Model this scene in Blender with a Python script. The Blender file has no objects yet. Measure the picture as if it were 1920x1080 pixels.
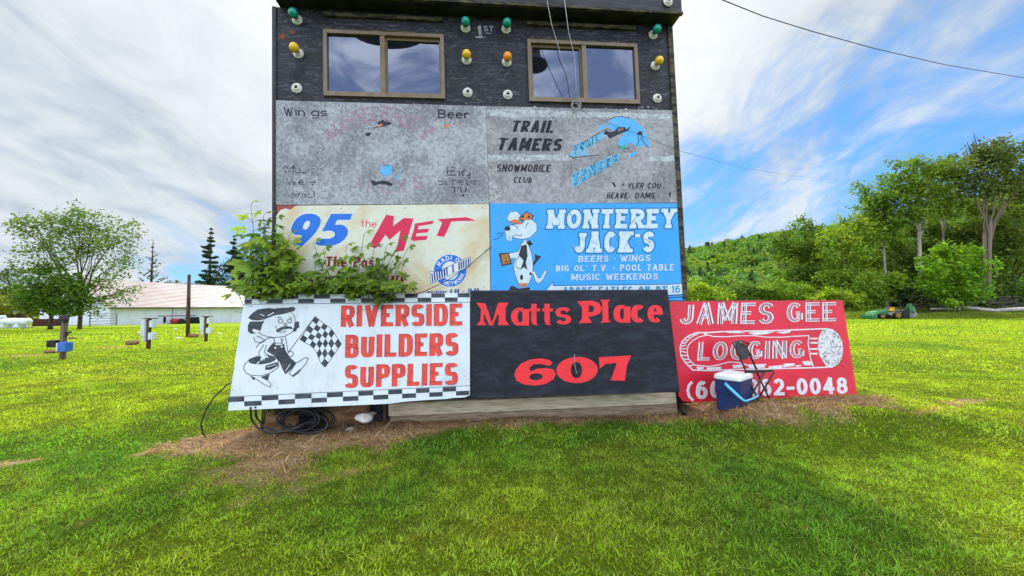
import bpy, bmesh, math, random
import numpy as np
from mathutils import Vector, Matrix
from mathutils.geometry import tessellate_polygon
random.seed(7); rng = np.random.default_rng(11)
SC = bpy.context.scene
COL = SC.collection
R = math.radians
# ------------------------------------------------------------------ camera
F = 720.0; PITCH = math.atan(35 / F); ROLL = -0.004; CAMH = 1.32      # focal length in photo pixels (1920 wide)
CF = Vector((0, math.cos(PITCH), math.sin(PITCH)))
_u = Vector((0, -math.sin(PITCH), math.cos(PITCH))); _r = Vector((1, 0, 0))
CR = _r * math.cos(ROLL) + _u * math.sin(ROLL)
CU = _u * math.cos(ROLL) - _r * math.sin(ROLL)
CAM = Vector((0, 0, CAMH))
cd = bpy.data.cameras.new('camera'); co = bpy.data.objects.new('camera', cd); COL.objects.link(co)
cd.sensor_width = 36; cd.lens = F / 1920 * 36; cd.clip_start = 0.05; cd.clip_end = 3000
co.matrix_world = Matrix(((CR.x, CU.x, -CF.x, 0), (CR.y, CU.y, -CF.y, 0), (CR.z, CU.z, -CF.z, CAMH), (0, 0, 0, 1)))
SC.camera = co
SC.view_settings.view_transform = 'Standard'; SC.view_settings.look = 'None'
SC.view_settings.exposure = 0.30; SC.view_settings.gamma = 1.0
SC.cycles.max_bounces = 5; SC.cycles.transparent_max_bounces = 8
# ------------------------------------------------------------------ sun and sky
SUN_EL = R(41.5); SUN_AZ = R(-5.5)        # azimuth from +Y, to the left: just behind the tower roof
sd = bpy.data.lights.new('sun', 'SUN'); so = bpy.data.objects.new('sun', sd); COL.objects.link(so)
sd.energy = 3.4; sd.angle = R(1.6); sd.color = (1, 0.93, 0.80)
sdir = Vector((math.sin(SUN_AZ) * math.cos(SUN_EL), math.cos(SUN_AZ) * math.cos(SUN_EL), math.sin(SUN_EL)))
so.rotation_euler = sdir.to_track_quat('Z', 'Y').to_euler(); so.location = (0, 0, 30)

class NT:
    """small node-tree writer"""
    def __init__(s, tree): s.t = tree; s.n = tree.nodes; s.l = tree.links
    def new(s, typ, **kw):
        n = s.n.new(typ)
        for k, v in kw.items():
            if hasattr(n, k) and not k[0].isupper(): setattr(n, k, v)
        return n
    def link(s, a, b): s.l.new(a, b)
    def val(s, sock, v):
        if hasattr(v, 'is_linked') or isinstance(v, bpy.types.NodeSocket): s.l.new(v, sock)
        else: sock.default_value = v
    def math(s, op, a, b=0.0, c=None, clamp=False):
        n = s.n.new('ShaderNodeMath'); n.operation = op; n.use_clamp = clamp
        s.val(n.inputs[0], a); s.val(n.inputs[1], b)
        if c is not None: s.val(n.inputs[2], c)
        return n.outputs[0]
    def vmath(s, op, a, b=None, scale=None):
        n = s.n.new('ShaderNodeVectorMath'); n.operation = op
        s.val(n.inputs[0], a)
        if b is not None: s.val(n.inputs[1], b)
        if scale is not None: s.val(n.inputs[3], scale)
        return n.outputs['Value'] if op in ('DOT_PRODUCT', 'LENGTH') else n.outputs[0]
    def step(s, v, lo, hi, a=0.0, b=1.0):
        n = s.n.new('ShaderNodeMapRange'); n.interpolation_type = 'SMOOTHSTEP'
        s.val(n.inputs[0], v); n.inputs[1].default_value = lo; n.inputs[2].default_value = hi
        n.inputs[3].default_value = a; n.inputs[4].default_value = b
        return n.outputs[0]
    def noise(s, vec, scale, detail=4, rough=0.55, dist=0.0):
        n = s.n.new('ShaderNodeTexNoise')
        if vec is not None: s.val(n.inputs['Vector'], vec)
        n.inputs['Scale'].default_value = scale; n.inputs['Detail'].default_value = detail
        n.inputs['Roughness'].default_value = rough; n.inputs['Distortion'].default_value = dist
        return n.outputs['Fac']
    def mapping(s, vec, scale=(1, 1, 1), rot=(0, 0, 0), loc=(0, 0, 0)):
        n = s.n.new('ShaderNodeMapping'); s.val(n.inputs['Vector'], vec)
        n.inputs['Scale'].default_value = scale; n.inputs['Rotation'].default_value = rot; n.inputs['Location'].default_value = loc
        return n.outputs[0]
    def mix(s, f, a, b, mode='MIX'):
        n = s.n.new('ShaderNodeMix'); n.data_type = 'RGBA'; n.blend_type = mode
        s.val(n.inputs[0], f)
        for k, v in ((6, a), (7, b)):
            if isinstance(v, (tuple, list)): v = (*v[:3], 1.0)
            s.val(n.inputs[k], v)
        return n.outputs[2]

w = bpy.data.worlds.new('World'); SC.world = w; w.use_nodes = True
nt = NT(w.node_tree); nt.n.clear()
sky = nt.new('ShaderNodeTexSky'); sky.sky_type = 'NISHITA'; sky.sun_disc = False
sky.sun_elevation = SUN_EL; sky.sun_rotation = SUN_AZ; sky.altitude = 300; sky.ozone_density = 2.0; sky.dust_density = 0.4
STR = 0.12
tc = nt.new('ShaderNodeTexCoord'); d = tc.outputs['Generated']
sep = nt.new('ShaderNodeSeparateXYZ'); nt.link(d, sep.inputs[0])
zz = nt.math('MAXIMUM', sep.outputs[2], 0.0)
inv = nt.math('DIVIDE', 1.0, nt.math('ADD', zz, 0.30))
cl = nt.vmath('SCALE', d, scale=inv)                       # direction laid out on a cloud deck
clm = nt.mapping(cl, (1.25, 0.72, 0.0), (0, 0, R(-12)), (3.1, 0.7, 0))
n1 = nt.noise(clm, 1.35, 9, 0.56, 1.3)
n2 = nt.noise(nt.mapping(cl, (1.2, 0.6, 0), (0, 0, R(10)), (7.3, 2.2, 0)), 1.5, 6, 0.55, 0.6)
n3 = nt.noise(nt.mapping(cl, (1.9, 1.15, 0), (0, 0, R(-18)), (1.3, 5.2, 0)), 2.6, 8, 0.6, 1.4)
def dirmask(px, py, lo, hi):
    v = (CF + CR * ((px - 960) / F) + CU * ((540 - py) / F)).normalized()
    return nt.step(nt.vmath('DOT_PRODUCT', d, tuple(v)), lo, hi)
blue = nt.math('MAXIMUM', dirmask(1680, 320, 0.915, 0.99), dirmask(1400, 420, 0.962, 0.993))
blue = nt.math('MAXIMUM', blue, nt.math('MULTIPLY', dirmask(1880, 240, 0.93, 0.985), 1.0))
blue = nt.math('MAXIMUM', blue, nt.math('MULTIPLY', nt.math('MAXIMUM', dirmask(330, 490, 0.990, 0.9995), dirmask(450, 500, 0.990, 0.9995)), 0.85))
back = nt.step(sep.outputs[1], 0.12, -0.5)                 # behind the camera the deck is broken
cov = nt.math('SUBTRACT', nt.math('ADD', nt.math('MULTIPLY', n1, 0.62), nt.math('MULTIPLY', n3, 0.38)), nt.math('MULTIPLY', blue, 0.27))
cov = nt.math('ADD', nt.math('SUBTRACT', cov, nt.math('MULTIPLY', back, 0.15)), 0.21)
mask = nt.step(cov, 0.33, 0.60)
nb_ = nt.noise(nt.mapping(d, (1.0, 1.0, 1.6), (0, 0, 0.5), (4.2, 1.1, 0)), 5.5, 7, 0.62, 0.6)
mback = nt.step(nb_, 0.38, 0.66)
mask = nt.math('ADD', nt.math('MULTIPLY', mask, nt.math('SUBTRACT', 1.0, back)), nt.math('MULTIPLY', mback, back))
vs = (CF + CR * ((905 - 960) / F) + CU * ((540 + 60) / F)).normalized()
glow = nt.step(nt.vmath('DOT_PRODUCT', d, tuple(vs)), 0.72, 0.97)
tone = nt.step(nt.math('ADD', nt.math('ADD', nt.math('MULTIPLY', n2, 0.5), nt.math('MULTIPLY', n1, 0.25)), nt.math('MULTIPLY', n3, 0.25)), 0.40, 0.60)
k = 1.0 / STR
ccol = nt.mix(tone, (0.36 * k, 0.44 * k, 0.54 * k), (0.64 * k, 0.70 * k, 0.735 * k))
ccol = nt.mix(nt.math('MULTIPLY', glow, 0.8), ccol, (0.90 * k, 0.90 * k, 0.89 * k))
zen = nt.step(sep.outputs[2], 0.66, 0.9)                   # unseen deck overhead brightened to lift the shaded lawn
ccol = nt.mix(zen, ccol, (2.75 * k, 2.8 * k, 2.8 * k))
skyc = nt.mix(1.0, sky.outputs[0], (0.85, 1.35, 2.0), 'MULTIPLY')
skyc = nt.mix(0.7, skyc, (0.12 * k, 0.34 * k, 0.70 * k))
skyc = nt.mix(nt.math('MULTIPLY', back, 0.55), skyc, (1.15 * k, 1.40 * k, 1.95 * k))
bcl = nt.mix(back, ccol, (2.6 * k, 2.65 * k, 2.75 * k))   # front-lit cloud opposite the sun
bg = nt.new('ShaderNodeBackground'); bg.inputs[1].default_value = STR
nt.link(nt.mix(mask, skyc, bcl), bg.inputs[0])
wo = nt.new('ShaderNodeOutputWorld'); nt.link(bg.outputs[0], wo.inputs[0])

# ------------------------------------------------------------------ helpers
def ray(px, py): return CF + CR * ((px - 960) / F) + CU * ((540 - py) / F)
def _box(v, a, b, w):
    v = np.asarray(v, float); q = np.clip(np.minimum(v - a, b - v) / w, 0, 1); return q * q * (3 - 2 * q)
def gz(x, y):                                             # the field falls away gently to the left and back; a low bank by the right-hand sign
    s = np.clip((6 - np.asarray(x, float)) / 14, 0, 1); s = s * s * (3 - 2 * s)
    return -0.02 * np.maximum(0, np.asarray(y, float) - 12) * s + 0.165 * _box(x, 2.0, 5.4, .6) * _box(y, 3.3, 6.4, .7) + 0.07 * _box(x, 1.95, 4.2, .5) * _box(y, 3.5, 4.5, .45)
def ground(px, py):
    d = ray(px, py); t = np.geomspace(1.2, 900, 6000)
    z = CAMH + d.z * t - gz(d.x * t, d.y * t); i = int(np.argmax(z < 0)) if (z < 0).any() else len(t) - 1
    lo, hi = t[max(i - 1, 0)], t[i]
    for _ in range(30):
        m = (lo + hi) / 2
        if CAMH + d.z * m - float(gz(d.x * m, d.y * m)) > 0: lo = m
        else: hi = m
    p = CAM + d * hi; p.z = float(gz(p.x, p.y)); return p
def at(px, py, Y):
    d = ray(px, py); return CAM + d * (Y / d.y)
class Plane:
    def __init__(s, o, u, v): s.o = Vector(o); s.u = Vector(u).normalized(); s.v = Vector(v).normalized(); s.n = s.u.cross(s.v).normalized()
    def p(s, px, py, off=0.0):                            # photo pixel -> point on the plane (off = metres proud of it)
        o = s.o + s.n * off; d = ray(px, py); return CAM + d * ((o - CAM).dot(s.n) / d.dot(s.n))
def pose_plane(p, k=1.0):
    w = Vector(p[3:6]); th = w.length; M = Matrix.Rotation(th, 3, w.normalized())
    o = CAM + (Vector(p[:3]) - CAM) * k
    return Plane(o, M @ Vector((1, 0, 0)), M @ Vector((0, 0, 1)))

class MB:
    def __init__(s): s.v = []; s.f = []; s.c = []
    def add(s, vs, fs, col=None):
        b = len(s.v); s.v += [tuple(x) for x in vs]; s.f += [tuple(i + b for i in f) for f in fs]
        if col is not None: s.c += [col] * len(vs)
        return s
    def hexa(s, q, n, t):                                  # quad (or polygon) q with a back face t behind it along -n
        m = len(q); q = [Vector(x) for x in q]; bk = [x - n * t for x in q]
        s.add(q + bk, [tuple(range(m)), tuple(range(2 * m - 1, m - 1, -1))] + [(i, i + m, (i + 1) % m + m, (i + 1) % m) for i in range(m)]); return s
    def box(s, c, sx, sy, sz, M=None):
        vs = [Vector((x * sx / 2, y * sy / 2, z * sz / 2)) for x in (-1, 1) for y in (-1, 1) for z in (-1, 1)]
        if M: vs = [M @ x for x in vs]
        s.add([Vector(c) + x for x in vs], [(0, 1, 3, 2), (4, 6, 7, 5), (0, 4, 5, 1), (2, 3, 7, 6), (0, 2, 6, 4), (1, 5, 7, 3)]); return s
    def tube(s, pts, rad, n=8, cap=True, closed=False):
        pts = [Vector(p) for p in pts]; m = len(pts); rr = rad if hasattr(rad, '__len__') else [rad] * m
        b = len(s.v); up = None
        for i, p in enumerate(pts):
            a = pts[(i - 1) % m] if (i > 0 or closed) else p; c = pts[(i + 1) % m] if (i < m - 1 or closed) else p
            t = (c - a)
            t = t.normalized() if t.length > 1e-9 else Vector((0, 0, 1))
            if up is None: up = t.orthogonal().normalized()
            up = (up - t * up.dot(t)); up = up.normalized() if up.length > 1e-6 else t.orthogonal().normalized()
            sd = t.cross(up)
            for k in range(n):
                q = 2 * math.pi * k / n
                s.v.append(tuple(p + (up * math.cos(q) + sd * math.sin(q)) * rr[i]))
        for i in range(m if closed else m - 1):
            j = (i + 1) % m
            for k in range(n): s.f.append((b + i * n + k, b + i * n + (k + 1) % n, b + j * n + (k + 1) % n, b + j * n + k))
        if cap and not closed:
            s.f.append(tuple(b + k for k in range(n - 1, -1, -1))); s.f.append(tuple(b + (m - 1) * n + k for k in range(n)))
        return s
    def lathe(s, o, axis, prof, n=16):                     # prof: (radius, distance along axis)
        o = Vector(o); ax = Vector(axis).normalized(); u = ax.orthogonal().normalized(); w_ = ax.cross(u); b = len(s.v); m = len(prof)
        for r, h in prof:
            for k in range(n):
                q = 2 * math.pi * k / n; s.v.append(tuple(o + ax * h + (u * math.cos(q) + w_ * math.sin(q)) * max(r, 1e-4)))
        for i in range(m - 1):
            for k in range(n): s.f.append((b + i * n + k, b + i * n + (k + 1) % n, b + (i + 1) * n + (k + 1) % n, b + (i + 1) * n + k))
        s.f.append(tuple(b + k for k in range(n - 1, -1, -1))); s.f.append(tuple(b + (m - 1) * n + k for k in range(n))); return s
    def poly(s, pts, holes=()):                            # flat polygon, holes allowed
        loops = [[Vector(p) for p in pts]] + [[Vector(p) for p in h] for h in holes]
        al = [p for l in loops for p in l]; b = len(s.v); s.v += [tuple(p) for p in al]
        s.f += [tuple(b + i for i in t) for t in tessellate_polygon(loops)]; return s

def root_of(o):
    while o.parent: o = o.parent
    return o
def obj(name, mb, mat, parent=None, local=False, smooth=False, bevel=0.0, colname=None):
    me = bpy.data.meshes.new(name)
    if isinstance(mb, MB):
        off = Vector((0, 0, 0))
        if parent and not local:
            o_ = parent
            while o_: off += o_.location; o_ = o_.parent
        vs = mb.v if off.length == 0 else [tuple(Vector(v) - off) for v in mb.v]
        me.from_pydata(vs, [], mb.f)
        if mb.c and len(mb.c) == len(mb.v):
            at_ = me.color_attributes.new('col', 'FLOAT_COLOR', 'POINT')
            at_.data.foreach_set('color', np.array([(*c, 1.0) for c in mb.c], np.float32).ravel())
    else: me = mb; me.name = name
    bm = bmesh.new(); bm.from_mesh(me); bmesh.ops.recalc_face_normals(bm, faces=bm.faces) if len(bm.faces) < 60000 and colname != 'flat' else None
    if bevel: bmesh.ops.bevel(bm, geom=[e for e in bm.edges if len(e.link_faces) == 2 and e.calc_face_angle(0) > 0.5], offset=bevel, segments=2, affect='EDGES', clamp_overlap=True)
    bm.to_mesh(me); bm.free()
    if smooth: me.polygons.foreach_set('use_smooth', [True] * len(me.polygons))
    me.materials.append(mat)
    o = bpy.data.objects.new(name, me); COL.objects.link(o)
    if parent: o.parent = parent
    return o
def tag(o, label, cat, group=None):
    o['label'] = label; o['category'] = cat
    if group: o['group'] = group
    return o
def thing(name, label, cat, loc=(0, 0, 0), rz=0.0, group=None):
    o = bpy.data.objects.new(name, None); COL.objects.link(o); o.location = loc; o.rotation_euler = (0, 0, rz); o.empty_display_size = 0.1
    return tag(o, label, cat, group)
def dup(root, loc, rz=0.0, label=None, scale=None):
    r = root.copy(); COL.objects.link(r); r.location = loc; r.rotation_euler = (0, 0, rz)
    if label: r['label'] = label
    if scale: r.scale = (scale,) * 3
    for ch in list(root.children):
        c = ch.copy(); COL.objects.link(c); c.parent = r
        for g in ch.children:
            e = g.copy(); COL.objects.link(e); e.parent = c
    return r
def structure(o): o['kind'] = 'structure'; return o
def stuff(o, label, cat): o['kind'] = 'stuff'; return tag(o, label, cat)

# numpy value noise
def vnoise(x, y, s, seed=0):
    x = np.asarray(x, float) / s; y = np.asarray(y, float) / s
    xi = np.floor(x).astype(np.int64); yi = np.floor(y).astype(np.int64); fx = x - xi; fy = y - yi
    fx = fx * fx * (3 - 2 * fx); fy = fy * fy * (3 - 2 * fy)
    def h(a, b):
        q = (a * 374761393 + b * 668265263 + seed * 974711) & 0x7fffffff
        q = ((q ^ (q >> 13)) * 1274126177) & 0x7fffffff
        return ((q ^ (q >> 16)) & 0xffff) / 65535.0
    return (h(xi, yi) * (1 - fx) + h(xi + 1, yi) * fx) * (1 - fy) + (h(xi, yi + 1) * (1 - fx) + h(xi + 1, yi + 1) * fx) * fy
def fbm(x, y, s, seed=0): return vnoise(x, y, s, seed) * .55 + vnoise(x, y, s / 2.1, seed + 1) * .28 + vnoise(x, y, s / 4.3, seed + 2) * .17

# ------------------------------------------------------------------ materials
def newmat(name):
    m = bpy.data.materials.new(name); m.use_nodes = True; n = NT(m.node_tree); n.n.clear()
    out = n.new('ShaderNodeOutputMaterial'); b = n.new('ShaderNodeBsdfPrincipled'); n.link(b.outputs[0], out.inputs[0])
    return m, n, b, out
def bump(n, b, h, dist=0.01, strength=0.6):
    bp = n.new('ShaderNodeBump'); bp.inputs['Distance'].default_value = dist; bp.inputs['Strength'].default_value = strength
    n.link(h, bp.inputs['Height']); n.link(bp.outputs[0], b.inputs['Normal'])
def mat(name, c1, c2=None, scale=6.0, rough=0.6, spec=0.3, lo=0.4, hi=0.65, detail=5, bmp=0.0, stretch=(1, 1, 1), metal=0.0, wear=None, dirt=0.0, wlo=0.5, whi=0.56, wscale=9.0, wstretch=(1, 1, 1)):
    """paint / wood / metal: two tones mixed by noise; wear = fraction chipped off (transparent)"""
    m, n, b, out = newmat(name)
    co_ = n.new('ShaderNodeTexCoord').outputs['Object']
    if c2 is None: c2 = tuple(x * 0.8 for x in c1)
    f = n.noise(n.mapping(co_, stretch), scale, detail, 0.6)
    c = n.mix(n.step(f, lo, hi), c1, c2)
    if dirt:
        c = n.mix(n.step(n.noise(n.mapping(co_, (5, 5, .45)), 3.2, 6, .7), .50, .76, 0, dirt), c, (.16, .13, .10)); c = n.mix(n.step(n.noise(co_, 55, 3, .7), .66, .73, 0, dirt), c, (.10, .085, .07)); c = n.mix(n.step(n.noise(co_, 1.1, 4, .6), .45, .7, 0, dirt * .5), c, tuple(x * .72 + .03 for x in c1))
    n.link(c, b.inputs['Base Color'])
    b.inputs['Roughness'].default_value = rough; b.inputs['Specular IOR Level'].default_value = spec; b.inputs['Metallic'].default_value = metal
    if bmp: bump(n, b, f, bmp)
    if wear:
        g = n.noise(n.mapping(co_, wstretch, loc=(wear, 0, 0)), wscale, 6, 0.65)
        tr = n.new('ShaderNodeBsdfTransparent'); ms = n.new('ShaderNodeMixShader')
        n.link(n.step(g, wlo, whi), ms.inputs[0]); n.link(b.outputs[0], ms.inputs[1]); n.link(tr.outputs[0], ms.inputs[2]); n.link(ms.outputs[0], out.inputs[0])
    return m
def leafmat(name, base, trans=0.42, gain=1.0, sat=None):
    """leaves / grass: colour comes from the mesh's own 'col' attribute times base; light passes through"""
    m, n, b, out = newmat(name); n.n.remove(b)
    a = n.new('ShaderNodeAttribute'); a.attribute_name = 'col'
    c = n.mix(1.0, a.outputs['Color'], base, 'MULTIPLY')
    df = n.new('ShaderNodeBsdfDiffuse'); n.link(c, df.inputs[0])
    tr = n.new('ShaderNodeBsdfTranslucent'); n.link(n.mix(1.0, c, (1.25 * gain, 1.15 * gain, 0.45 * gain), 'MULTIPLY'), tr.inputs[0])
    ms = n.new('ShaderNodeMixShader'); ms.inputs[0].default_value = trans
    n.link(df.outputs[0], ms.inputs[1]); n.link(tr.outputs[0], ms.inputs[2])
    gl = n.new('ShaderNodeBsdfGlossy'); gl.inputs['Roughness'].default_value = 0.5; gl.inputs[0].default_value = (1, 1, 1, 1)
    m2 = n.new('ShaderNodeMixShader'); m2.inputs[0].default_value = 0.014; n.link(ms.outputs[0], m2.inputs[1]); n.link(gl.outputs[0], m2.inputs[2])
    n.link(m2.outputs[0], out.inputs[0]); return m
# ------------------------------------------------------------------ ground
def inpoly(x, y, poly):
    x = np.asarray(x); y = np.asarray(y); r = np.zeros(x.shape, bool); n = len(poly)
    for i in range(n):
        x0, y0 = poly[i]; x1, y1 = poly[(i + 1) % n]
        c = ((y0 > y) != (y1 > y)); r ^= c & (x < (x1 - x0) * (y - y0) / ((y1 - y0) or 1e-9) + x0)
    return r
def dpoly(x, y, poly):                                    # signed distance, + inside
    x = np.asarray(x, float); y = np.asarray(y, float); best = np.full(x.shape, 1e9); n = len(poly)
    for i in range(n):
        ax, ay = poly[i]; bx, by = poly[(i + 1) % n]; dx, dy = bx - ax, by - ay
        t = np.clip(((x - ax) * dx + (y - ay) * dy) / (dx * dx + dy * dy + 1e-12), 0, 1)
        best = np.minimum(best, np.hypot(x - ax - t * dx, y - ay - t * dy))
    return np.where(inpoly(x, y, poly), best, -best)
def gpoly(px): return [(ground(*p).x, ground(*p).y) for p in px]
DEAD = gpoly([(250, 852), (330, 830), (450, 800), (520, 765), (1000, 735), (1300, 742), (1420, 748), (1600, 744), (1720, 758), (1690, 774), (1600, 790), (1500, 808), (1400, 814), (1330, 812), (1270, 796), (1120, 800), (1000, 806), (850, 818), (740, 838), (640, 850), (560, 880), (500, 905), (420, 880)])
STRAW = gpoly([(300, 860), (460, 850), (640, 865), (720, 880), (600, 910), (480, 935), (380, 945), (215, 955), (250, 930), (350, 905)])
SANDS = [gpoly(q) for q in ([(225, 852), (300, 838), (335, 845), (290, 856), (235, 862)], [(-40, 872), (90, 858), (80, 868), (-40, 885)], [(1750, 752), (1860, 742), (1880, 750), (1790, 766)],
         [(10, 668), (80, 663), (80, 667), (10, 671)], [(180, 652), (245, 647), (245, 651), (180, 655)], [(1700, 775), (1790, 768), (1780, 775), (1710, 781)])]
def deadness(x, y):
    j = (fbm(x, y, 0.30, 5) - .5) * 0.62
    a = np.clip((dpoly(x, y, DEAD) + j - .03) / 0.16, 0, 1)
    b = 0.68 * np.clip((dpoly(x, y, STRAW) + j * 1.5 - .03) / 0.22, 0, 1)
    e = 0.85 * np.clip((np.maximum.reduce([dpoly(x, y, q) for q in SANDS]) + j * .3) / 0.08, 0, 1)
    return np.maximum(np.maximum(a, b), e), a
def lawn(x, y):                                           # turf colour by patch, sunlit tone painted in far off and beside the tower
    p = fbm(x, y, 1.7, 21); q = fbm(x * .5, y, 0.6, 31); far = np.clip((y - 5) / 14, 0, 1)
    cA = np.array([0.140, 0.315, 0.024]); cB = np.array([0.355, 0.490, 0.028]); cC = np.array([0.42, 0.40, 0.045])  # first tone matched to shaded lawn, second to sunlit lawn
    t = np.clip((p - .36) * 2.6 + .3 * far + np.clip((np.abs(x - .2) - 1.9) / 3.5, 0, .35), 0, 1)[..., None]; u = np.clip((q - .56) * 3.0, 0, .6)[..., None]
    return (cA * (1 - t) + cB * t) * (1 - u * .45) + cC * u * .45
def spaced(a, b, step, lo, hi, grow=1.16):
    mid = list(np.arange(a, b + 1e-6, step)); s = step; v = b
    while v < hi: s *= grow; v += s; mid.append(v)
    s = step; v = a; pre = []
    while v > lo: s *= grow; v -= s; pre.append(v)
    return np.array(pre[::-1] + mid)
gx = spaced(-6.5, 7.0, 0.055, -700, 700); gy = spaced(1.2, 8.0, 0.055, -60, 900)
X, Y = np.meshgrid(gx, gy)
near = np.exp(-np.maximum(0, Y - 8) / 6)
dd, da = deadness(X, Y)
Z = gz(X, Y) + near * ((fbm(X, Y, 0.9, 3) - .5) * .05 + (vnoise(X, Y, .12, 9) - .5) * .012) + da * .03 * near * (0.3 + vnoise(X, Y, .16, 4))
lc = lawn(X, Y)
soil = np.array([0.175, 0.080, 0.043]); sand = np.array([0.42, 0.31, 0.20])
mixs = fbm(X, Y, .22, 8)[..., None]; dc = soil * (1 - mixs) + sand * mixs * .9
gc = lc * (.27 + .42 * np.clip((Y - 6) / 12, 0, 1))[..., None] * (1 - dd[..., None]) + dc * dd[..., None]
nyy, nxx = X.shape
idx = np.arange(nyy * nxx).reshape(nyy, nxx)
quads = np.stack([idx[:-1, :-1], idx[:-1, 1:], idx[1:, 1:], idx[1:, :-1]], -1).reshape(-1, 4)
def npmesh(name, V, Fc, Cc=None):
    me = bpy.data.meshes.new(name); V = np.asarray(V, np.float32); Fc = np.asarray(Fc, np.int32); k = Fc.shape[1]
    me.vertices.add(len(V)); me.vertices.foreach_set('co', V.ravel())
    me.loops.add(Fc.size); me.loops.foreach_set('vertex_index', Fc.ravel())
    me.polygons.add(len(Fc)); me.polygons.foreach_set('loop_start', np.arange(0, Fc.size, k, dtype=np.int32))
    me.update(calc_edges=True)
    if Cc is not None:
        a = me.color_attributes.new('col', 'FLOAT_COLOR', 'POINT'); Cc = np.asarray(Cc, np.float32)
        a.data.foreach_set('color', np.concatenate([Cc, np.ones((len(Cc), 1), np.float32)], 1).ravel())
    return me
def npobj(name, me, m, parent=None, smooth=False):
    if smooth: me.polygons.foreach_set('use_smooth', np.ones(len(me.polygons), bool))
    me.materials.append(m); o = bpy.data.objects.new(name, me); COL.objects.link(o)
    if parent: o.parent = parent
    return o
gm, n, b, out = newmat('turf')
co_ = n.new('ShaderNodeTexCoord').outputs['Object']
a = n.new('ShaderNodeAttribute'); a.attribute_name = 'col'
f1 = n.noise(co_, 34, 5, .7); f2 = n.noise(n.mapping(co_, (0.35, 1, 1)), 1.6, 5, .6); f3 = n.noise(n.mapping(co_, (0.5, 1.4, 1)), 7, 4, .65)
cc = n.mix(n.step(f1, .3, .7), n.mix(1.0, a.outputs['Color'], (.45, .5, .45), 'MULTIPLY'), n.mix(1.0, a.outputs['Color'], (1.35, 1.3, 1.2), 'MULTIPLY'))
cc = n.mix(n.step(f2, .42, .66, 0, .5), cc, n.mix(1.0, cc, (1.5, 1.2, .9), 'MULTIPLY'))
cc = n.mix(n.step(f3, .5, .68, 0, .55), cc, n.mix(1.0, cc, (.55, .68, .6), 'MULTIPLY'))
n.link(cc, b.inputs['Base Color']); b.inputs['Roughness'].default_value = .95; b.inputs['Specular IOR Level'].default_value = .05
bump(n, b, n.math('ADD', f1, n.math('MULTIPLY', f3, 1.5)), .03, .8)
V = np.stack([X, Y, Z], -1).reshape(-1, 3)
structure(npobj('ground', npmesh('ground', V, quads, gc.reshape(-1, 3)), gm, smooth=True))
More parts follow.
